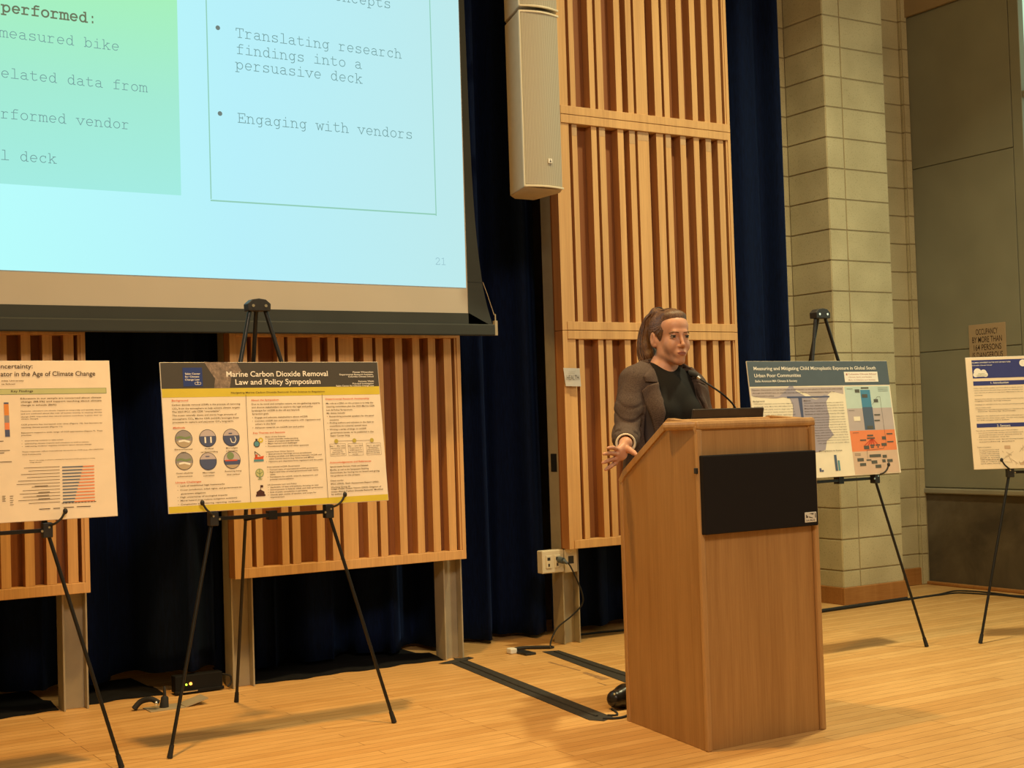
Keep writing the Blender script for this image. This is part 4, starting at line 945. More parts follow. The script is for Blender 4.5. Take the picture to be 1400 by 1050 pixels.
# ------------------------------------------------------------------ occupancy sign on the right wall
OCC = ["OCCUPANCY", "BY MORE THAN", "164 PERSONS", "IS DANGEROUS", "AND UNLAWFUL"]
prepare([(s_, .004) for s_ in OCC])
root = thing('occupancy_sign', 'tan wall sign reading occupancy by more than 164 persons is dangerous', 'sign', (7.289, 6.010, 1.36), (0, 0, -math.pi/2))
g = G(); g.box(0, .288, -.006, 0, 0, .356); obj('plate', g, plain('tan_sign', (.42, .31, .19), .5, 0, .03, 6), root, bevel=.002)
g = G()
for i, (s_, x, w_) in enumerate(zip(OCC, (.058, .028, .038, .026, .028), (.172, .232, .214, .236, .232))): letter(g, s_, x, .288-.0505*i, w_, .038, -.0068, 0, .004)
obj('lettering', g, plain('sign_lettering', (.05, .025, .015), .6), root)
# ------------------------------------------------------------------ lectern
LO = (3.37, 3.737, 0)
lec = thing('lectern', 'oak veneer lectern with black front loudspeaker, the woman stands behind it', 'lectern', LO)
D_ = .58
def sx_(y): return .280-.090*max(0, y)/D_
prof = [(0, 0), (0, 1.128), (.014, 1.142), (.19, 1.156), (.545, .962), (.572, .935), (.58, .92), (.58, 0)]
g = G()
for s in (-1, 1):
    g = G(); g.prism(prof, lambda a, b, t: (s*(sx_(a)-t*.022), a, b)); side = obj('side_panel', g, MT['oak'], lec, bevel=.002)
    tr = G()
    outer = [(-.004, 1.128), (.012, 1.147), (.19, 1.162), (.548, .967), (.584, .93)]
    inn = [(.004, 1.105), (.016, 1.122), (.183, 1.136), (.535, .944), (.566, .915)]
    for (a0, b0), (a1, b1), (c0, d0), (c1, d1) in zip(outer[:-1], outer[1:], inn[:-1], inn[1:]):
        tr.prism([(a0, b0), (a1, b1), (c1, d1), (c0, d0)], lambda a, b, t: (s*(sx_(a)+.006-t*.034), a, b))
    tr.prism([(.560, .92), (.584, .93), (.584, 0), (.560, 0)], lambda a, b, t: (s*(sx_(a)+.004-t*.030), a, b))
    obj('edge_trim', tr, MT['oak_trim'], side, bevel=.002)
    g = G(); g.box(s*.283-(.022 if s > 0 else 0), s*.283+(.022 if s < 0 else 0), -.006, .012, 0, 1.12); obj('corner_trim', g, MT['oak_trim'], lec, bevel=.005)
g = G(); g.box(-.258, .255, .004, .022, .0, 1.12); obj('front_panel', g, MT['oak'], lec, bevel=.001)
g = G(); g.box(-.286, .286, -.010, .19, 1.118, 1.150); g.box(-.25, .25, .17, .20, 1.10, 1.157); obj('top_board', g, MT['oak_trim'], lec, bevel=.012)
g = G(); g.prism([(.03, .930), (.555, .930), (.555, .948), (.03, .948)], lambda a, b, t: ((-1+2*t)*(sx_(a)-.024), a, b)); obj('desk_shelf', g, MT['oak'], lec)
g = G(); g.prism([(.552, .90), (.575, .90), (.575, .952), (.552, .957)], lambda a, b, t: ((-1+2*t)*(sx_(a)-.024), a, b)); obj('book_ledge', g, MT['oak_trim'], lec, bevel=.003)
g = G(); g.prism([(.03, .45), (.55, .45), (.55, .47), (.03, .47)], lambda a, b, t: ((-1+2*t)*(sx_(a)-.024), a, b)); obj('shelf', g, MT['oak'], lec)
def cloth_black():
    m, nt, b = new_mat('black_grille_cloth'); ck = nd(nt, 'ShaderNodeTexChecker'); ck.inputs['Scale'].default_value = 500; nt.links.new(coords(nt), ck.inputs[0])
    ck.inputs[1].default_value = (.0065, .0045, .0048, 1); ck.inputs[2].default_value = (.010, .0072, .0076, 1); nt.links.new(ck.outputs[0], b.inputs['Base Color']); b.inputs['Roughness'].default_value = .85; b.inputs['Specular IOR Level'].default_value = .25
    return m
g = G(); g.box(-.276, .262, -.026, .004, .752, 1.028); sp = obj('loudspeaker_grille', g, cloth_black(), lec, bevel=.004)
g = G(); g.box(.193, .250, -.0285, -.026, .766, .803); lp = obj('maker_plate', g, MT['paper'], sp, bevel=.001)
g = G(); d = -.0292; x0 = .193; z0 = .766
Q = lambda pts: flat(g, [(x0+.057*a, z0+.037*b) for a, b in pts], d)
Q([(.08, .45), (.08, .72), (.14, .78), (.18, .62), (.25, .62), (.25, .45)]); Q([(.36, .86), (.74, .88), (.72, .72), (.60, .76)]); Q([(.32, .58), (.34, .46), (.72, .36), (.60, .46)]); Q([(.86, .42), (.90, .38), (.94, .48), (.92, .86), (.86, .88)])
prepare([("ACOUSTIC", .012)])
for i, ww in enumerate((.06, .08, .05, .09, .06, .08, .05)):
    a = .10+.115*i; Q([(a, .10), (a+ww, .10+.05*(i % 2)), (a+ww*.8, .30), (a+.2*ww, .28-.06*(i % 3))])
obj('plate_marks', g, MT['ink'], lp)
g = G(); g.box(-.290, -.279, -.004, .010, .965, .985); obj('catch', g, MT['black_plastic'], lec, bevel=.002)

# laptop on the reading board, lid towards the hall
lap = thing('laptop', 'dark laptop standing open on the lectern, its lid just showing above the top', 'laptop', (3.410, 3.972, .950))
g = G(); g.box(-.172, .172, .004, .222, 0, .016); bs = obj('base', g, plain('laptop_shell', (.030, .026, .024), .4, .4), lap, bevel=.003)
g = G(); g.prism([(.0, .014), (.010, .016), (-.036, .244), (-.046, .242)], lambda y, z, t: (-.173+.346*t, y, z)); obj('lid', g, plain('laptop_lid', (.040, .030, .026), .35, .4), lap, bevel=.003)
# gooseneck microphone
mic = thing('gooseneck_microphone', 'black gooseneck microphone rising from the lectern top towards the woman', 'microphone', (3.583, 4.10, 1.072))
g = G(); g.tube([(0, 0, 0), (0, 0, .022)], [.015, .011], 14); obj('base', g, MT['black_plastic'], mic)
neck = [(0, 0, .018), (.010, .0, .08), (.006, .0, .126), (-.030, .014, .170), (-.068, .040, .207), (-.092, .066, .232), (-.102, .078, .244)]
g = G(); g.tube(smooth_path(neck), .0038, 8); obj('gooseneck', g, MT['black_metal'], mic)
g = G(); g.tube([(-.100, .076, .242), (-.107, .084, .251)], [.0055, .0070], 12); obj('collar', g, plain('chrome_collar', (.6, .58, .55), .3, 1), mic)
g = G(); g.tube([(-.107, .084, .251), (-.111, .089, .256), (-.123, .106, .268), (-.128, .113, .273)], [.0075, .0105, .0110, .0045], 14); obj('windscreen', g, MT['rubber'], mic)

# ------------------------------------------------------------------ tape, cables and small gear on the floor
def strip(name, pts, label, cat, group=None, z=.0022, mat='tape'):
    g = G(); o = pts[0]; g.prism([(p[0]-o[0], p[1]-o[1]) for p in pts], lambda a, b, t: (a, b, .0002+t*z)); ob = obj(name, g, MT[mat], loc=(o[0], o[1], 0)); return tag(ob, label, cat, group)
t1 = strip('floor_tape', [(3.405, 5.955), (3.300, 5.915), (3.072, 4.425), (3.105, 4.372), (3.172, 4.405)], 'long black tape strip covering a cable, left of the lectern', 'tape', 'black cable tape on the floor')
g = G(); g.tube([(-.05, -.03, .002), (-.17, -.75, .002), (-.275, -1.5, .002)], .006, 8); obj('cable_ridge', g, MT['tape'], t1)
g = G(); g.prism([(-.16, -.005), (-.07, .03), (.05, .065), (.055, .02), (-.10, -.05)], lambda a, b, t: (a, b, .0026+.0012*t)); g.prism([(.0, .06), (.0, -.02), (-.05, -.03), (-.03, .08)], lambda a, b, t: (a, b, .0030+.0012*t)); obj('cross_piece', g, MT['tape'], t1)
t2 = strip('floor_tape', [(3.905, 5.875), (3.823, 5.905), (3.765, 5.60), (3.640, 4.95), (3.61, 4.62), (3.72, 4.62), (3.79, 5.15)], 'black tape strip running from the outlet post to behind the lectern', 'tape', 'black cable tape on the floor')
g = G(); g.tube([(-.04, -.02, .002), (-.13, -.5, .002), (-.22, -1.15, .002)], .006, 8); obj('cable_ridge', g, MT['tape'], t2)
def mk(pts, label):
    return strip('tape_residue', pts, label, 'floor mark', 'old marks on the stage floor', .0004, 'residue')
MT['residue'] = plain('tape_residue', (.30, .17, .07), .8, 0, .35, 60)
mk([(3.690, 5.63), (3.675, 5.63), (3.655, 5.335), (3.668, 5.335)], 'thin grey tape residue line between the two black tape strips')
mk([(3.66, 5.29), (3.635, 5.28), (3.60, 5.08), (3.645, 5.08)], 'smeared grey residue patch near the second black tape strip')
mk([(3.556, 5.045), (3.549, 5.045), (3.537, 4.96), (3.544, 4.96)], 'short dark scratch on the floor beside the shoe')
def cable(name, pts, r, label, group, mat='rubber', parts=None):
    o = pts[0]; root = thing(name, label, 'cable', (o[0], o[1], 0), group=group); g = G(); g.tube(smooth_path([(p[0]-o[0], p[1]-o[1], p[2] if len(p) > 2 else r) for p in pts]), r, 8); obj('cord', g, MT[mat], root); return root
c = cable('floor_cable', [(3.905, 5.955), (3.86, 5.99), (3.80, 6.03), (3.74, 6.03), (3.70, 5.985)], .009, 'short black cable with a white connector by the tall post', 'cables on the stage floor')
g = G(); g.box(-.245, -.205, -.01, .035, 0, .028); obj('connector', g, MT['paper'], c, bevel=.006)
g = G(); g.box(-.21, -.15, -.10, .02, 0, .012); obj('adapter', g, MT['black_plastic'], c, bevel=.003)
cable('floor_cable', [(3.12, 4.40), (3.16, 4.372), (3.20, 4.37), (3.26, 4.40)], .005, 'black cable leaving the tape end into the lectern', 'cables on the stage floor')
cable('floor_cable', [(3.17, 4.44), (3.20, 4.42), (3.23, 4.46), (3.25, 4.52)], .004, 'thin black cable loop by the shoe at the lectern base', 'cables on the stage floor')
cable('floor_cable', [(5.60, 5.93), (5.851, 5.942), (6.163, 5.951), (6.561, 5.967)], .011, 'thick black cable along the base of the block pilaster', 'cables on the stage floor')
cable('floor_cable', [(6.555, 5.955), (6.725, 5.975), (6.876, 5.972), (7.02, 5.96), (7.071, 5.83), (7.105, 5.681), (7.10, 5.50), (7.12, 5.2)], .005, 'thin black cable curving along the right wall, inner one', 'cables on the stage floor')
cable('floor_cable', [(6.56, 5.985), (6.876, 5.995), (7.079, 6.038), (7.145, 5.945), (7.155, 5.806), (7.14, 5.637), (7.165, 5.5), (7.17, 5.2)], .005, 'thin black cable curving along the right wall, outer one', 'cables on the stage floor')
cable('floor_cable', [(4.25, 6.21), (4.40, 6.20), (4.55, 6.17), (4.75, 6.16)], .006, 'black cable lying under the tall slatted panel behind the lectern', 'cables on the stage floor')
fb = thing('floor_box', 'floor outlet box with raised lid and black plug by the left curtain', 'floor box', (1.83, 5.80, 0))
g = G(); g.box(-.075, .075, -.055, .055, 0, .004); obj('frame', g, MT['steel'], fb, bevel=.001)
g = G(); g.prism([(0, 0), (.10, .025), (.10, .029), (0, .004)], lambda a, b, t: (.078+a, -.05+.10*t, b)); obj('lid', g, MT['steel'], fb)
g = G(); g.tube([(.0, .0, .004), (.004, .0, .045), (.006, .0, .052)], [.020, .016, .008], 12); g.tube(smooth_path([(.006, 0, .05), (.01, .02, .085), (.02, .06, .06), (.05, .15, .02), (.1, .3, .008)]), .005, 8); obj('plug', g, MT['rubber'], fb)
g = G(); g.tube(smooth_path([(-.03, -.02, .03), (-.055, .0, .045), (-.09, .03, .035), (-.12, .03, .008)]), .012, 8); obj('coiled_flap', g, MT['rubber'], fb)
g = G(); g.sphere((-.045, -.035, .03), (.008, .008, .012), 8); obj('catch', g, MT['rivet'], fb)
dv = thing('power_distributor', 'black rack power unit with green and orange lights under the left curtain', 'power unit', (2.075, 6.03, 0), (0, 0, 0))
g = G(); g.box(-.12, .10, 0, .055, .012, .085); g.box(-.125, .105, -.006, .0, .005, .02); obj('case', g, plain('dull_black', (.006, .006, .006), .7, 0, .1, 20, .2), dv, bevel=.003)
g = G(); g.box(-.105, -.02, -.0075, -.0055, .012, .016); obj('shelf_edge', g, MT['rivet'], dv)
LEDG = glow('green_led', srgb(190, 230, 60), 2.5)
for x_ in (-.070, -.084): g = G(); g.sphere((x_, -.003, .045), .0050, 6); obj('green_light', g, LEDG, dv)
g = G(); g.sphere((-.050, -.003, .047), .007, 6); obj('orange_light', g, glow('orange_led', srgb(255, 150, 60), 4.0), dv)
g = G(); g.tube(smooth_path([(.10, .02, .07), (.135, .0, .06), (.14, .0, .03), (.12, -.01, .015)]), .004, 8); obj('lead', g, MT['rubber'], dv)
# ------------------------------------------------------------------ the speaker, built from smooth distance fields
PO = np.array([3.60, 4.55, 0.0])
class Field:
    def __init__(s, lo, hi, h):
        s.lo = np.array(lo, float); s.h = h; n = np.ceil((np.array(hi)-s.lo)/h).astype(int)+1; s.n = n
        s.ax = [s.lo[i]+h*np.arange(n[i]) for i in range(3)]; s.F = np.full(n, .08, np.float32)
    def region(s, lo, hi):
        sl = []
        for i in range(3):
            a = max(0, int((lo[i]-s.lo[i])/s.h)); b = min(s.n[i], int((hi[i]-s.lo[i])/s.h)+2); sl.append(slice(a, max(a, b)))
        P = np.meshgrid(*[s.ax[i][sl[i]] for i in range(3)], indexing='ij'); return tuple(sl), P
    def op(s, fn, lo, hi, k=.01, mode='add', pad=.06):
        sl, P = s.region(np.array(lo)-pad, np.array(hi)+pad); A = s.F[sl]
        if A.size == 0: return
        Dd = fn(*P).astype(np.float32)
        if mode == 'add': hh = np.clip(.5+.5*(A-Dd)/k, 0, 1); s.F[sl] = A*(1-hh)+Dd*hh-k*hh*(1-hh)
        else: hh = np.clip(.5-.5*(A+Dd)/k, 0, 1); s.F[sl] = A*(1-hh)-Dd*hh+k*hh*(1-hh)
    def cone(s, a, b, ra, rb, k=.01, mode='add', xf=None):
        a = np.array(a, float); b = np.array(b, float)
        if xf: a, b = xf(a), xf(b)
        ab = b-a; L = ab@ab+1e-12
        def fn(X, Y, Z):
            px, py, pz = X-a[0], Y-a[1], Z-a[2]; t = np.clip((px*ab[0]+py*ab[1]+pz*ab[2])/L, 0, 1)
            return np.sqrt((px-t*ab[0])**2+(py-t*ab[1])**2+(pz-t*ab[2])**2)-(ra+t*(rb-ra))
        r = max(ra, rb); s.op(fn, np.minimum(a, b)-r, np.maximum(a, b)+r, k, mode)
    def chain(s, pts, rs, k=.01, xf=None):
        for a, b, ra, rb in zip(pts[:-1], pts[1:], rs[:-1], rs[1:]): s.cone(a, b, ra, rb, k, 'add', xf)
    def ell(s, c, r, k=.01, mode='add', inv=None, xf=None):
        c = np.array(c, float); r = np.array(r, float); cw = xf(c) if xf else c
        def fn(X, Y, Z):
            if inv: X, Y, Z = inv(X, Y, Z)
            x, y, z = (X-c[0]), (Y-c[1]), (Z-c[2])
            k0 = np.sqrt((x/r[0])**2+(y/r[1])**2+(z/r[2])**2); k1 = np.sqrt((x/r[0]**2)**2+(y/r[1]**2)**2+(z/r[2]**2)**2)+1e-9
            return k0*(k0-1)/k1
        m = r.max(); s.op(fn, cw-m, cw+m, k, mode)
def nets(F, lo, h):
    S = F < 0; n = np.array(F.shape); cs = [(a, b, c) for a in (0, 1) for b in (0, 1) for c in (0, 1)]
    sh = lambda A, c: A[c[0]:n[0]-1+c[0], c[1]:n[1]-1+c[1], c[2]:n[2]-1+c[2]]
    al = sh(S, (0, 0, 0)).copy(); an = al.copy()
    for c in cs[1:]: q = sh(S, c); al &= q; an |= q
    act = an & ~al; I, J, Kk = np.nonzero(act); idx = np.full(act.shape, -1, np.int64); idx[I, J, Kk] = np.arange(len(I))
    acc = np.zeros((len(I), 3)); cnt = np.zeros(len(I))
    for c in cs:
        for ax in range(3):
            if c[ax]: continue
            d = list(c); d[ax] = 1
            fa = F[I+c[0], J+c[1], Kk+c[2]]; fb = F[I+d[0], J+d[1], Kk+d[2]]; cr = (fa < 0) != (fb < 0)
            t = np.where(cr, fa/np.where(cr, fa-fb, 1), 0)
            p = np.stack([np.full(len(I), c[q], float) for q in range(3)], 1); p[:, ax] += t; acc[cr] += p[cr]; cnt[cr] += 1
    V = np.array(lo)+h*(np.stack([I, J, Kk], 1)+acc/cnt[:, None]); Q = []
    for ax in range(3):
        o1, o2 = (ax+1) % 3, (ax+2) % 3
        s0 = [slice(None)]*3; s1 = [slice(None)]*3; s0[ax] = slice(0, n[ax]-1); s1[ax] = slice(1, n[ax])
        for o in (o1, o2): s0[o] = slice(1, n[o]-1); s1[o] = slice(1, n[o]-1)
        A = S[tuple(s0)]; B = S[tuple(s1)]; W = np.argwhere(A != B)
        if not len(W): continue
        fl = A[W[:, 0], W[:, 1], W[:, 2]]; P = W.copy(); P[:, o1] += 1; P[:, o2] += 1
        q = []
        for d1, d2 in ((-1, -1), (0, -1), (0, 0), (-1, 0)):
            R = P.copy(); R[:, o1] += d1; R[:, o2] += d2; q.append(idx[R[:, 0], R[:, 1], R[:, 2]])
        q = np.stack(q, 1); q[~fl] = q[~fl][:, ::-1]; Q.append(q)
    return V, np.concatenate(Q)
def relax(V, Q, it=2, f=.5):
    E_ = np.concatenate([Q[:, [0, 1]], Q[:, [1, 2]], Q[:, [2, 3]], Q[:, [3, 0]]]); 
    for _ in range(it):
        a = np.zeros_like(V); c = np.zeros(len(V))
        for i, j in ((0, 1), (1, 0)): np.add.at(a, E_[:, i], V[E_[:, j]]); np.add.at(c, E_[:, i], 1)
        V = V*(1-f)+f*a/np.maximum(c, 1)[:, None]
    return V
def skin_obj(name, V, Q, mats, parent, mi=None):
    me = bpy.data.meshes.new(name); me.from_pydata(V.tolist(), [], Q.tolist())
    for m_ in mats: me.materials.append(m_)
    me.polygons.foreach_set('use_smooth', [True]*len(Q))
    if mi is not None: me.polygons.foreach_set('material_index', mi.astype(int).tolist())
    me.update(); o = bpy.data.objects.new(name, me); C.objects.link(o); o.parent = parent; return o

person = thing('person', 'woman with a ponytail in a brown tweed blazer and black top speaking behind the lectern', 'person', PO)
# head frame: turned a little towards the hall's left
HC = np.array([.037, .0, 1.503]); ya = math.radians(9); AX = np.array([math.cos(ya), -math.sin(ya), 0]); AY = np.array([math.sin(ya), math.cos(ya), 0])
hx = lambda p: HC+p[0]*AX+p[1]*AY+np.array([0, 0, p[2]])
hinv = lambda X, Y, Z: ((X-HC[0])*AX[0]+(Y-HC[1])*AX[1], (X-HC[0])*AY[0]+(Y-HC[1])*AY[1], Z-HC[2])
h = .003
B = Field((-.60, -.42, 0), (.42, .30, 1.68), h)
# torso, legs
B.ell((0, 0, 1.20), (.150, .092, .16), .03); B.cone((-.13, .012, 1.315), (.13, .012, 1.290), .045, .045, .03); B.ell((0, .0, 1.02), (.115, .085, .16), .04); B.ell((0, .012, .88), (.150, .105, .13), .04)
for s, ft in ((-1, (-.163, .0)), (1, (.13, .03))):
    B.chain([(s*.085, .01, .86), ((s*.085+ft[0])/2, -.01, .48), (ft[0], ft[1]+.01, .10)], [.082, .055, .038], .03); B.cone((ft[0], ft[1], .06), (ft[0]+(-.16 if s < 0 else .01), ft[1]-(.02 if s < 0 else .14), .035), .03, .022, .02)
# arms
RS, RE, RW = np.array((-.165, .01, 1.322)), np.array((-.240, -.038, 1.095)), np.array((-.408, -.262, 1.070))
LS, LE, LW = np.array((.165, .01, 1.285)), np.array((.205, .01, 1.04)), np.array((.05, -.20, 1.00))
for a, b, c in ((RS, RE, RW), (LS, LE, LW)): B.chain([a, b], [.046, .036], .02); B.chain([b, b+.35*(c-b), c], [.036, .035, .0255], .015)
# right hand resting on the lectern edge, palm to the hall, fingers spread sideways
root_ = [(-.466, -.290, 1.048), (-.478, -.294, 1.032), (-.482, -.290, 1.014), (-.478, -.283, .998)]
mid_ = [(-.505, -.312, 1.058), (-.523, -.316, 1.038), (-.526, -.310, 1.010), (-.512, -.302, .987)]
tip_ = [(-.541, -.328, 1.058), (-.565, -.332, 1.036), (-.566, -.326, 1.003), (-.547, -.316, .976)]
pal = np.array((-.440, -.275, 1.036))
B.ell((-.447, -.278, 1.032), (.033, .016, .027), .012)
for a in root_: B.cone(RW, a, .0165, .0098, .010)
for a, m_, t_ in zip(root_, mid_, tip_): B.chain([a, m_, (np.array(m_)+t_)/2, t_], [.0090, .0080, .0072, .0060], .003)
B.chain([(-.424, -.275, 1.056), (-.420, -.300, 1.046), (-.420, -.326, 1.036), (-.424, -.348, 1.028)], [.0135, .0120, .0098, .0078], .006)
# left hand holding the hidden side of the reading board
for i in range(4): 
    a = LW+np.array((-.055, -.035+.018*i, -.01)); B.cone(LW, a, .016, .010, .01); B.chain([a, a+np.array((-.035, -.004, -.006)), a+np.array((-.06, -.004, -.022))], [.0095, .0085, .007], .003)
B.chain([LW+np.array((-.015, -.02, 0)), LW+np.array((-.03, -.055, -.008)), LW+np.array((-.05, -.075, -.02))], [.012, .010, .008], .006)
# neck and head
B.chain([(.012, .03, 1.33), (.022, .026, 1.39), tuple(hx((0, .018, -.055)))], [.055, .048, .047], .022)
for s in (-1, 1): B.cone((.015, .035, 1.385), (s*.12, .015, 1.325), .030, .038, .03)
E3 = lambda c, r, k=.012, mode='add': B.ell(c, r, k, mode, hinv, hx)
E3((0, .014, .030), (.070, .092, .084)); E3((0, -.036, -.028), (.0530, .056, .078), .02); E3((0, -.042, .046), (.060, .050, .048), .02)
for s in (-1, 1):
    B.cone((s*.043, -.004, -.064), (s*.012, -.068, -.100), .012, .014, .024, 'add', hx); B.cone((s*.054, .0, -.02), (s*.043, -.006, -.064), .014, .012, .024, 'add', hx)
    E3((s*.032, -.066, -.036), (.0205, .0195, .026), .024)
E3((0, -.0745, -.1005), (.0155, .0165, .0145), .014)
B.cone((-.026, -.0845, .0165), (.026, -.0845, .0165), .0105, .0105, .014, 'add', hx)
for s in (-1, 1): E3((s*.031, -.1060, -.0015), (.0185, .0170, .0105), .009, 'sub')
B.cone((0, -.091, .006), (0, -.1085, -.034), .0062, .0074, .010, 'add', hx); E3((0, -.1085, -.0378), (.0082, .0090, .0074), .007)
for s in (-1, 1): E3((s*.0100, -.098, -.0420), (.0065, .009, .0065), .006)
for s in (-1, 1): E3((s*.0055, -.103, -.0490), (.0030, .005, .0028), .002, 'sub')
E3((0, -.0825, -.070), (.027, .0155, .021), .014)
E3((0, -.0965, -.0660), (.0200, .0048, .0048), .005); E3((0, -.0940, -.0760), (.0170, .0056, .0060), .005); E3((0, -.1045, -.0705), (.0185, .0070, .0017), .002, 'sub')
for s in (-1, 1):
    E3((s*.0740, .014, -.006), (.0085, .0185, .031), .005); E3((s*.0825, .010, -.002), (.0055, .0100, .018), .005, 'sub'); E3((s*.072, .006, -.033), (.006, .009, .009), .006)
    B.cone((s*.044, -.0785, .0018), (s*.031, -.0910, .0062), .0030, .0034, .003, 'add', hx); B.cone((s*.031, -.0910, .0062), (s*.0185, -.0855, .0015), .0034, .0028, .003, 'add', hx)
    B.cone((s*.044, -.0785, -.0052), (s*.031, -.0890, -.0080), .0026, .0028, .004, 'add', hx); B.cone((s*.031, -.0890, -.0080), (s*.0195, -.085, -.0045), .0028, .0026, .004, 'add', hx)
V, Q = nets(B.F, B.lo, h); V = relax(V, Q, 1, .4)
def skin_mat():
    m, nt, b = new_mat('skin'); v = noise(nt, coords(nt), 28, 3)
    r = ramp(nt, [(.3, (.47, .220, .130)), (.7, (.56, .290, .185))], v); nt.links.new(r.outputs[0], b.inputs['Base Color']); b.inputs['Roughness'].default_value = .5
    b.inputs['Subsurface Weight'].default_value = .12; b.inputs['Subsurface Radius'].default_value = (.012, .005, .003); b.inputs['Subsurface Scale'].default_value = .5
    return m
skin_obj('body', V, Q, [skin_mat()], person)
body_bvh = BVHTree.FromPolygons([tuple(p_) for p_ in V], [tuple(q) for q in Q])
def face_pt(x, z, off=.0006):
    o_ = hx((x, -.25, z)); hit = body_bvh.ray_cast(Vector(o_), Vector(tuple(AY))); return np.array(hit[0])-AY*off
def lip_patch(name, top, bot, col):
    v = []; f = []; n = 16
    for i in range(n+1):
        x = -.0200+.0400*i/n; u = abs(x)/.0200; a_, b_ = top(u), bot(u)
        for j in range(5): v.append(face_pt(x, a_+(b_-a_)*j/4))
    for i in range(n):
        for j in range(4): k = i*5+j; f.append((k, k+1, k+6, k+5))
    g = G(); g.add(v, f, 0, True); o = obj(name, g, col, person); s_ = o.modifiers.new('s', 'SOLIDIFY'); s_.thickness = .0008
LIPM = plain('lip', (.34, .120, .088), .6, 0, .05, 30, .25)
lip_patch('upper_lip', lambda u: -.0702+.0072*(1-u**2.2)-.0012*max(0, 1-u*5), lambda u: -.0708, LIPM)
lip_patch('lower_lip', lambda u: -.0712, lambda u: -.0716-.0088*(1-u**2), LIPM)
g = G(); g.tube([face_pt(x, -.0708+.0002*(abs(x)/.0195)**2+.0004*math.cos(x*300), .0009) for x in np.linspace(-.0195, .0195, 13)], [.0004]+[.0010]*11+[.0004], 6); obj('mouth_line', g, plain('mouth_line', (.10, .030, .022), .6), person)
for s in (-1, 1):
    g = G(); cpos = hx((s*.031, -.0802, -.0008)); g.sphere(cpos, .0122, 26)
    gz = np.array(hx((s*.031+.002, -.15, .0))) - cpos; gz = gz/np.linalg.norm(gz)
    n0 = len(g.f); n_ = 12
    mats = []
    for i, q in enumerate(g.f):
        cc = np.mean([g.v[k] for k in q], 0)-cpos; dd = cc@gz/np.linalg.norm(cc)
        g.m[i] = 2 if dd > .95 else 1 if dd > .82 else 0
    obj('eye', g, [plain('eye_white', (.25, .19, .15), .4), plain('iris', (.065, .045, .03), .2), plain('pupil', (.008, .008, .008), .15)], person, fix=False)
    g = G(); arc_ = [cpos+.0129*(math.cos(t)*(AX*s)*.98-AY*math.sqrt(max(.02, 1-(math.cos(t)*.98)**2-.10))+np.array((0, 0, 1))*(.10+.30*math.sin(t))) for t in np.linspace(.25, 2.85, 11)]
    g.tube(arc_, [.0008]+[.0017]*9+[.0008], 6); obj('eyelash', g, plain('lash_line', (.035, .016, .012), .7), person, fix=False)
    g = G(); pts = [hx((s*a, b, c)) for a, b, c in ((.012, -.0965, .0155), (.024, -.0970, .0172), (.036, -.0915, .0178), (.049, -.0770, .0125))]
    g.tube(smooth_path(pts, 4), [.0016]+[.0019]*11+[.0008], 6); obj('eyebrow', g, plain('brow_hair', (.10, .05, .022), .8), person)

# hair: cap combed back into a high ponytail
def hair_mat():
    m, nt, b = new_mat('auburn_hair'); v = noise(nt, coords(nt, (170, 26, 26)), 2.2, 4, .7, .6)
    r = ramp(nt, [(.28, (.035, .014, .007)), (.5, (.11, .048, .020)), (.74, (.27, .135, .055))], v); nt.links.new(r.outputs[0], b.inputs['Base Color']); b.inputs['Roughness'].default_value = .42
    bump(nt, b, v, .6, .004); return m
HM = hair_mat()
Hf = Field((-.14, -.14, 1.34), (.20, .28, 1.68), .0028)
def cap(X, Y, Z):
    x, y, z = hinv(X, Y, Z)
    r = np.array((.0775, .1015, .0925)); a, b_, c = x, y-.015, z-.030
    k0 = np.sqrt((a/r[0])**2+(b_/r[1])**2+(c/r[2])**2); k1 = np.sqrt((a/r[0]**2)**2+(b_/r[1]**2)**2+(c/r[2]**2)**2)+1e-9
    e = k0*(k0-1)/k1+.0012*np.sin(150*np.arctan2(x, z-.0)+20*y)*.9
    line_ = (.069-1.55*(y+.075)+.008*np.cos(x*40))-z
    hair_ = np.maximum(e, line_/1.85)
    ear_ = np.sqrt(((y-.010)/.024)**2+((z+.010)/.036)**2)-1
    return np.maximum(hair_, np.where(z < .03, -ear_*.02, -.02))
Hf.op(cap, np.array((-.14, -.14, 1.36)), np.array((.2, .2, 1.66)), .006)
Hf.ell((0, -.040, .090), (.052, .034, .022), .030, 'add', hinv, hx)
tail = [(0, .062, .108), (-.008, .098, .112), (-.022, .128, .082), (-.030, .142, .030), (-.036, .140, -.030), (-.032, .122, -.075), (-.022, .104, -.104)]
rad = [.020, .024, .025, .028, .033, .033, .020]
Hf.chain([np.array(p_) for p_ in tail], rad, .010, hx)
Hf.chain([np.array(p_) for p_ in [(-.03, .15, .05), (-.055, .150, -.005), (-.060, .140, -.06), (-.045, .118, -.090)]], [.010, .013, .012, .004], .010, hx)
Hf.chain([np.array(p_) for p_ in [(.0, .15, .05), (.0, .150, -.02), (.0, .125, -.09)]], [.012, .016, .006], .010, hx)
Vh, Qh = nets(Hf.F, Hf.lo, Hf.h); Vh = relax(Vh, Qh, 1, .4)
hair = skin_obj('hair', Vh, Qh, [HM], person)
g = G(); rnd = random.Random(3)
for i in range(46):
    a = rnd.uniform(-1, 1); t0 = rnd.choice((1, 2, 3, 3)); off = np.array((rnd.uniform(-.026, .026), rnd.uniform(-.01, .03), rnd.uniform(-.01, .01)))
    P_ = [hx(np.array(tail[k])+off*(1.0+.22*(k-t0))+np.array((0, 0, 0))) for k in range(t0, 7)]; P_[-1] = P_[-1]+np.array((rnd.uniform(-.02, .02), rnd.uniform(-.01, .02), rnd.uniform(-.012, .02)))
    g.tube(smooth_path(P_, 4), .0022, 5)
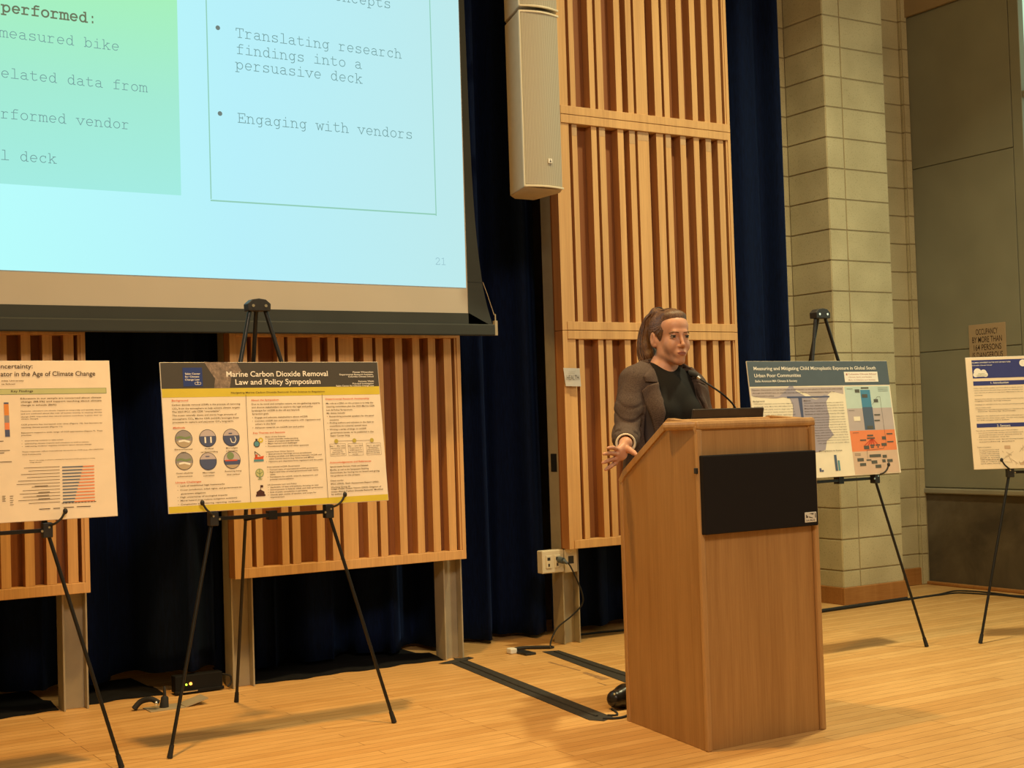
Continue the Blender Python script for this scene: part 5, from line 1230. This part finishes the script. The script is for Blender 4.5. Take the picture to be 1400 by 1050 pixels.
for i in range(16):
    a = rnd.uniform(-.05, .05); P_ = [hx((a, -.070+abs(a)*.35, .092-abs(a)*.25)), hx((a*1.02, -.03, .119-abs(a)*.28+rnd.uniform(0, .004))), hx((a*.8, .02, .124-abs(a)*.28+rnd.uniform(0, .004))), hx((a*.3, .062, .118))]
    g.tube(smooth_path(P_, 5), .0016, 5)
obj('loose_strands', g, HM, hair)
g = G(); ring = [hx((.021*math.cos(t), .078+.006*math.sin(t), .114+.021*math.sin(t))) for t in np.linspace(0, 2*math.pi, 17)]; g.tube(ring, .0045, 8); obj('hair_tie', g, MT['rubber'], hair)

# black top, trousers, shoes
T = Field((-.45, -.42, .62), (.42, .30, 1.48), .004)
def torso(Fd, e):
    Fd.ell((0, 0, 1.20), (.158+e, .100+e, .165+e), .03); Fd.cone((-.135, .012, 1.318), (.135, .012, 1.290), .050+e, .050+e, .03); Fd.ell((0, 0, 1.02), (.125+e, .093+e, .16+e), .05); Fd.ell((0, .012, .86), (.160+e, .112+e, .15+e), .05)
    for s in (-1, 1): Fd.ell((s*.068+.008, -.062, 1.185), (.060+e, .050+e, .058+e), .03); Fd.cone((.015, .035, 1.372), (s*.12, .015, 1.318), .046+e, .046+e, .03)
    Fd.cone((.014, .028, 1.33), (.022, .026, 1.40), .060+e, .054+e, .02)
torso(T, 0)
base = T.F.copy(); X, Y, Z = np.meshgrid(*T.ax, indexing='ij')
neckcut = (Z-(1.369+.34*Y+6.5*np.minimum(.13, np.abs(X-.018))**2))/1.4
sh_ = np.maximum(np.maximum(base, neckcut), .80-Z)
Vt, Qt = nets(sh_, T.lo, T.h); skin_obj('black_top', relax(Vt, Qt, 1), Qt, [plain('black_knit', (.012, .011, .010), .85, 0, .2, 400, .2)], person)
Tr = Field((-.45, -.25, .03), (.35, .25, .98), .006)
Tr.ell((0, .012, .87), (.163, .116, .14), .04)
for s, ft in ((-1, (-.163, .0)), (1, (.13, .03))): Tr.chain([(s*.085, .01, .86), ((s*.085+ft[0])/2, -.005, .48), (ft[0], ft[1]+.01, .11)], [.095, .075, .066], .03)
Vq, Qq = nets(np.maximum(Tr.F, .09-np.broadcast_to(Tr.ax[2], Tr.F.shape)), Tr.lo, Tr.h); skin_obj('trousers', relax(Vq, Qq, 1), Qq, [plain('black_trouser_cloth', (.012, .011, .013), .8)], person)
for s, ft, dr in ((-1, np.array((-.163, .0, 0)), np.array((-.985, -.17, 0))), (1, np.array((.13, .03, 0)), np.array((.10, -.99, 0)))):
    lo_ = ft-np.array((.26, .26, 0)); Sf = Field(lo_+np.array((0, 0, -.004)), ft+np.array((.26, .2, .17)), .004)
    P = lambda d_, z: ft+dr*d_+np.array((0, 0, z))
    Sf.chain([P(-.06, .045), P(.03, .050), P(.11, .046), P(.168, .042)], [.040, .040, .045, .036], .02); Sf.cone(P(-.035, .05), P(-.035, .13), .040, .040, .02)
    zz = np.broadcast_to(Sf.ax[2], Sf.F.shape); FF = np.maximum(np.maximum(Sf.F, .0-zz), zz-.145)
    Vs, Qs = nets(FF, Sf.lo, Sf.h); skin_obj('shoe', relax(Vs, Qs, 1), Qs, [plain('black_leather', (.014, .011, .010), .28, 0, .1)], person)

# blazer: shell over the top, sleeves, open front
Z3 = np.broadcast_to(T.ax[2], T.F.shape)
W = Field(T.lo, T.lo+T.h*(T.n-1)+1e-6, T.h); W.n = T.n; W.ax = T.ax; W.F = np.full(T.F.shape, .08, np.float32)
torso(W, .018)
W.cone((-.145, .012, 1.324), (-.038, .028, 1.396), .045, .044, .02); W.cone((.150, .012, 1.298), (.07, .024, 1.372), .045, .043, .02)
for s, r_ in ((-1, .13), (1, .13)): W.cone((s*.085, .012, 1.10), (s*.100, .015, .80), .095, .115, .04)
sl_end = RE+.86*(RW-RE)
shell = np.maximum(W.F, -(base-.006))
Sv = Field(T.lo, T.lo+T.h*(T.n-1)+1e-6, T.h); Sv.n = T.n; Sv.ax = T.ax; Sv.F = np.full(T.F.shape, .08, np.float32)
Sv.chain([RS+np.array((.010, 0, -.004)), RS+.5*(RE-RS), RE, RE+.4*(RW-RE), sl_end], [.061, .056, .054, .051, .042], .02); Sv.chain([LS+np.array((-.006, 0, .0)), LS+.5*(LE-LS), LE, LE+.8*(LW-LE)], [.066, .062, .058, .046], .02)
def wr(X, Y, Z, a, b, n, ph):
    d = b-a; t = ((X-a[0])*d[0]+(Y-a[1])*d[1]+(Z-a[2])*d[2])/(d@d); q_ = np.sin(n*t+ph+9*X+14*Y+1.6*np.sin(30*Y+20*X)); return -np.exp(-(q_/.42)**2)
wv = -.0065*wr(X, Y, Z, RS, RE, 17, 0)*np.exp(-((Z-1.13)/.10)**2)-.0062*wr(X, Y, Z, RE, RW, 16, 1.0)*np.clip((-.2-X)/.03, 0, 1)
Sv.F = Sv.F+wv.astype(np.float32)*(X < -.13)
# open cuff
Sv.cone(sl_end+.03*(RW-RE), sl_end+.6*(RW-RE), .044, .034, .004, 'sub'); Sv.cone(sl_end-.18*(RW-RE), sl_end+.2*(RW-RE), .035, .035, .004, 'sub')
kk = .022; hh = np.clip(.5+.5*(shell-Sv.F)/kk, 0, 1); bl = shell*(1-hh)+Sv.F*hh-kk*hh*(1-hh)
zk = [0.6, .80, 1.06, 1.14, 1.30, 1.37, 1.5]; xl = np.interp(Z3, zk, [-.125, -.12, -.108, -.100, -.090, -.086, -.085]); xr = np.interp(Z3, zk, [.14, .14, .138, .136, .122, .112, .110])
wedge = np.maximum(np.maximum(xl-X, X-xr), Y-.022)
bl = np.maximum(bl, -wedge)
bl = np.maximum(bl, (Z-(1.398+.25*Y))/1.03); bl = np.maximum(bl, .72-Z3)
Vb, Qb = nets(bl.astype(np.float32), T.lo, T.h); Vb = relax(Vb, Qb, 1, .5)
def tweed():
    m, nt, b = new_mat('brown_tweed'); v = coords(nt)
    wv_ = nd(nt, 'ShaderNodeTexWave', wave_type='BANDS', bands_direction='DIAGONAL'); wv_.inputs['Scale'].default_value = 95; wv_.inputs['Distortion'].default_value = 3; nt.links.new(v, wv_.inputs['Vector'])
    n_ = noise(nt, v, 220, 3, .7); ad = nd(nt, 'ShaderNodeMath', operation='MULTIPLY_ADD'); ad.inputs[1].default_value = .16; nt.links.new(wv_.outputs['Fac'], ad.inputs[0])
    h_ = nd(nt, 'ShaderNodeMath', operation='MULTIPLY'); h_.inputs[1].default_value = .84; nt.links.new(n_, h_.inputs[0]); nt.links.new(h_.outputs[0], ad.inputs[2])
    r = ramp(nt, [(.25, (.045, .030, .024)), (.75, (.130, .091, .075))], ad.outputs[0]); nt.links.new(r.outputs[0], b.inputs['Base Color']); b.inputs['Roughness'].default_value = .9; b.inputs['Specular IOR Level'].default_value = .15
    bump(nt, b, n_, .2, .002); return m
TW = tweed()
lapel_shade = plain('lapel_shade_tint', (.030, .020, .022), .6)
blaz = skin_obj('blazer', Vb, Qb, [TW], person)
bvh = BVHTree.FromPolygons([tuple(p_) for p_ in Vb], [tuple(q) for q in Qb])
def lapel(inner, outer, name='lapel', lift=.005, mat=None):
    n, m_ = 24, 8; v = []; f = []
    def samp(P_, t):
        P_ = np.array(P_); d_ = np.r_[0, np.cumsum(np.linalg.norm(np.diff(P_, axis=0), axis=1))]; d_ /= d_[-1]; return np.array((np.interp(t, d_, P_[:, 0]), np.interp(t, d_, P_[:, 1])))
    last = -.05; grid = np.zeros((n+1, m_+1, 3))
    for i in range(n+1):
        a, b_ = samp(inner, i/n), samp(outer, i/n)
        for j in range(m_+1):
            q = a+(b_-a)*j/m_; hit = bvh.ray_cast(Vector((q[0], -.6, q[1])), Vector((0, 1, 0)))
            y = hit[0].y if hit[0] and hit[0].y < .06 else None
            grid[i, j] = (q[0], np.nan if y is None else y, q[1])
    Yg = grid[:, :, 1]
    for i in range(n+1):
        row = Yg[i]; ok = ~np.isnan(row)
        Yg[i] = np.interp(np.arange(m_+1), np.arange(m_+1)[ok], row[ok]) if ok.any() else (Yg[i-1] if i else 0)
    for i in range(n+1):
        for j in range(m_+1): v.append((grid[i, j, 0], Yg[i, j]-lift-lift*math.sin(math.pi*j/m_), grid[i, j, 2]))
    for i in range(n):
        for j in range(m_): k = i*(m_+1)+j; f.append((k, k+1, k+m_+2, k+m_+1))
    g = G(); g.add(v, f, 0, True); o = obj(name, g, mat or TW, blaz); s = o.modifiers.new('cloth', 'SOLIDIFY'); s.thickness = .004 if mat is None else .001; return o
lapel([(-.091, 1.315), (-.094, 1.24), (-.101, 1.14), (-.110, 1.05)], [(-.140, 1.302), (-.168, 1.280), (-.146, 1.18), (-.112, 1.045)])
lapel([(-.112, 1.255), (-.108, 1.18), (-.104, 1.10), (-.106, 1.03)], [(-.150, 1.262), (-.156, 1.18), (-.160, 1.10), (-.156, 1.03)], 'lapel_shade', .0015, lapel_shade)  # dark patch painting the shadow below the lapel
lapel([(.116, 1.315), (.126, 1.24), (.137, 1.14), (.140, 1.05)], [(.170, 1.285), (.190, 1.268), (.178, 1.18), (.144, 1.045)])
lapel([(-.088, 1.372), (-.089, 1.345), (-.091, 1.314)], [(-.118, 1.366), (-.156, 1.340), (-.150, 1.316)], 'collar')
lapel([(.098, 1.380), (.108, 1.345), (.116, 1.312)], [(.130, 1.372), (.152, 1.328), (.166, 1.300)], 'collar')
g = G(); ring = []
for t in np.linspace(-20, 200, 15): a = math.radians(t); ring.append((.020+(.066+.026*(1-abs(math.sin(a))))*math.cos(a), .036+.060*math.sin(a), 1.384+.020*max(0, math.sin(a))))
g.tube(smooth_path(ring, 4), .014, 10); obj('collar_roll', g, TW, blaz)
# white cuff showing at the wrist
g = G(); dv_ = (RW-RE)/np.linalg.norm(RW-RE); c0 = sl_end-dv_*.004; c1 = sl_end+dv_*.026
u_ = Vector(dv_).cross(Vector((0, 0, 1))).normalized(); w2 = Vector(dv_).cross(u_).normalized(); n_ = 28; v = []
for cc, r_ in ((c0-dv_*.012, .0360), (c1, .0400), (c1+dv_*.0016, .0330), (c0, .0285)):
    for k in range(n_): t = 2*math.pi*k/n_; v.append(tuple(Vector(cc)+r_*(math.cos(t)*u_+math.sin(t)*w2)))
g.add(v, [(i*n_+k, i*n_+(k+1) % n_, (i+1)*n_+(k+1) % n_, (i+1)*n_+k) for i in range(3) for k in range(n_)], 0, True); obj('cuff', g, plain('white_cuff', (.72, .64, .48), .7), blaz)
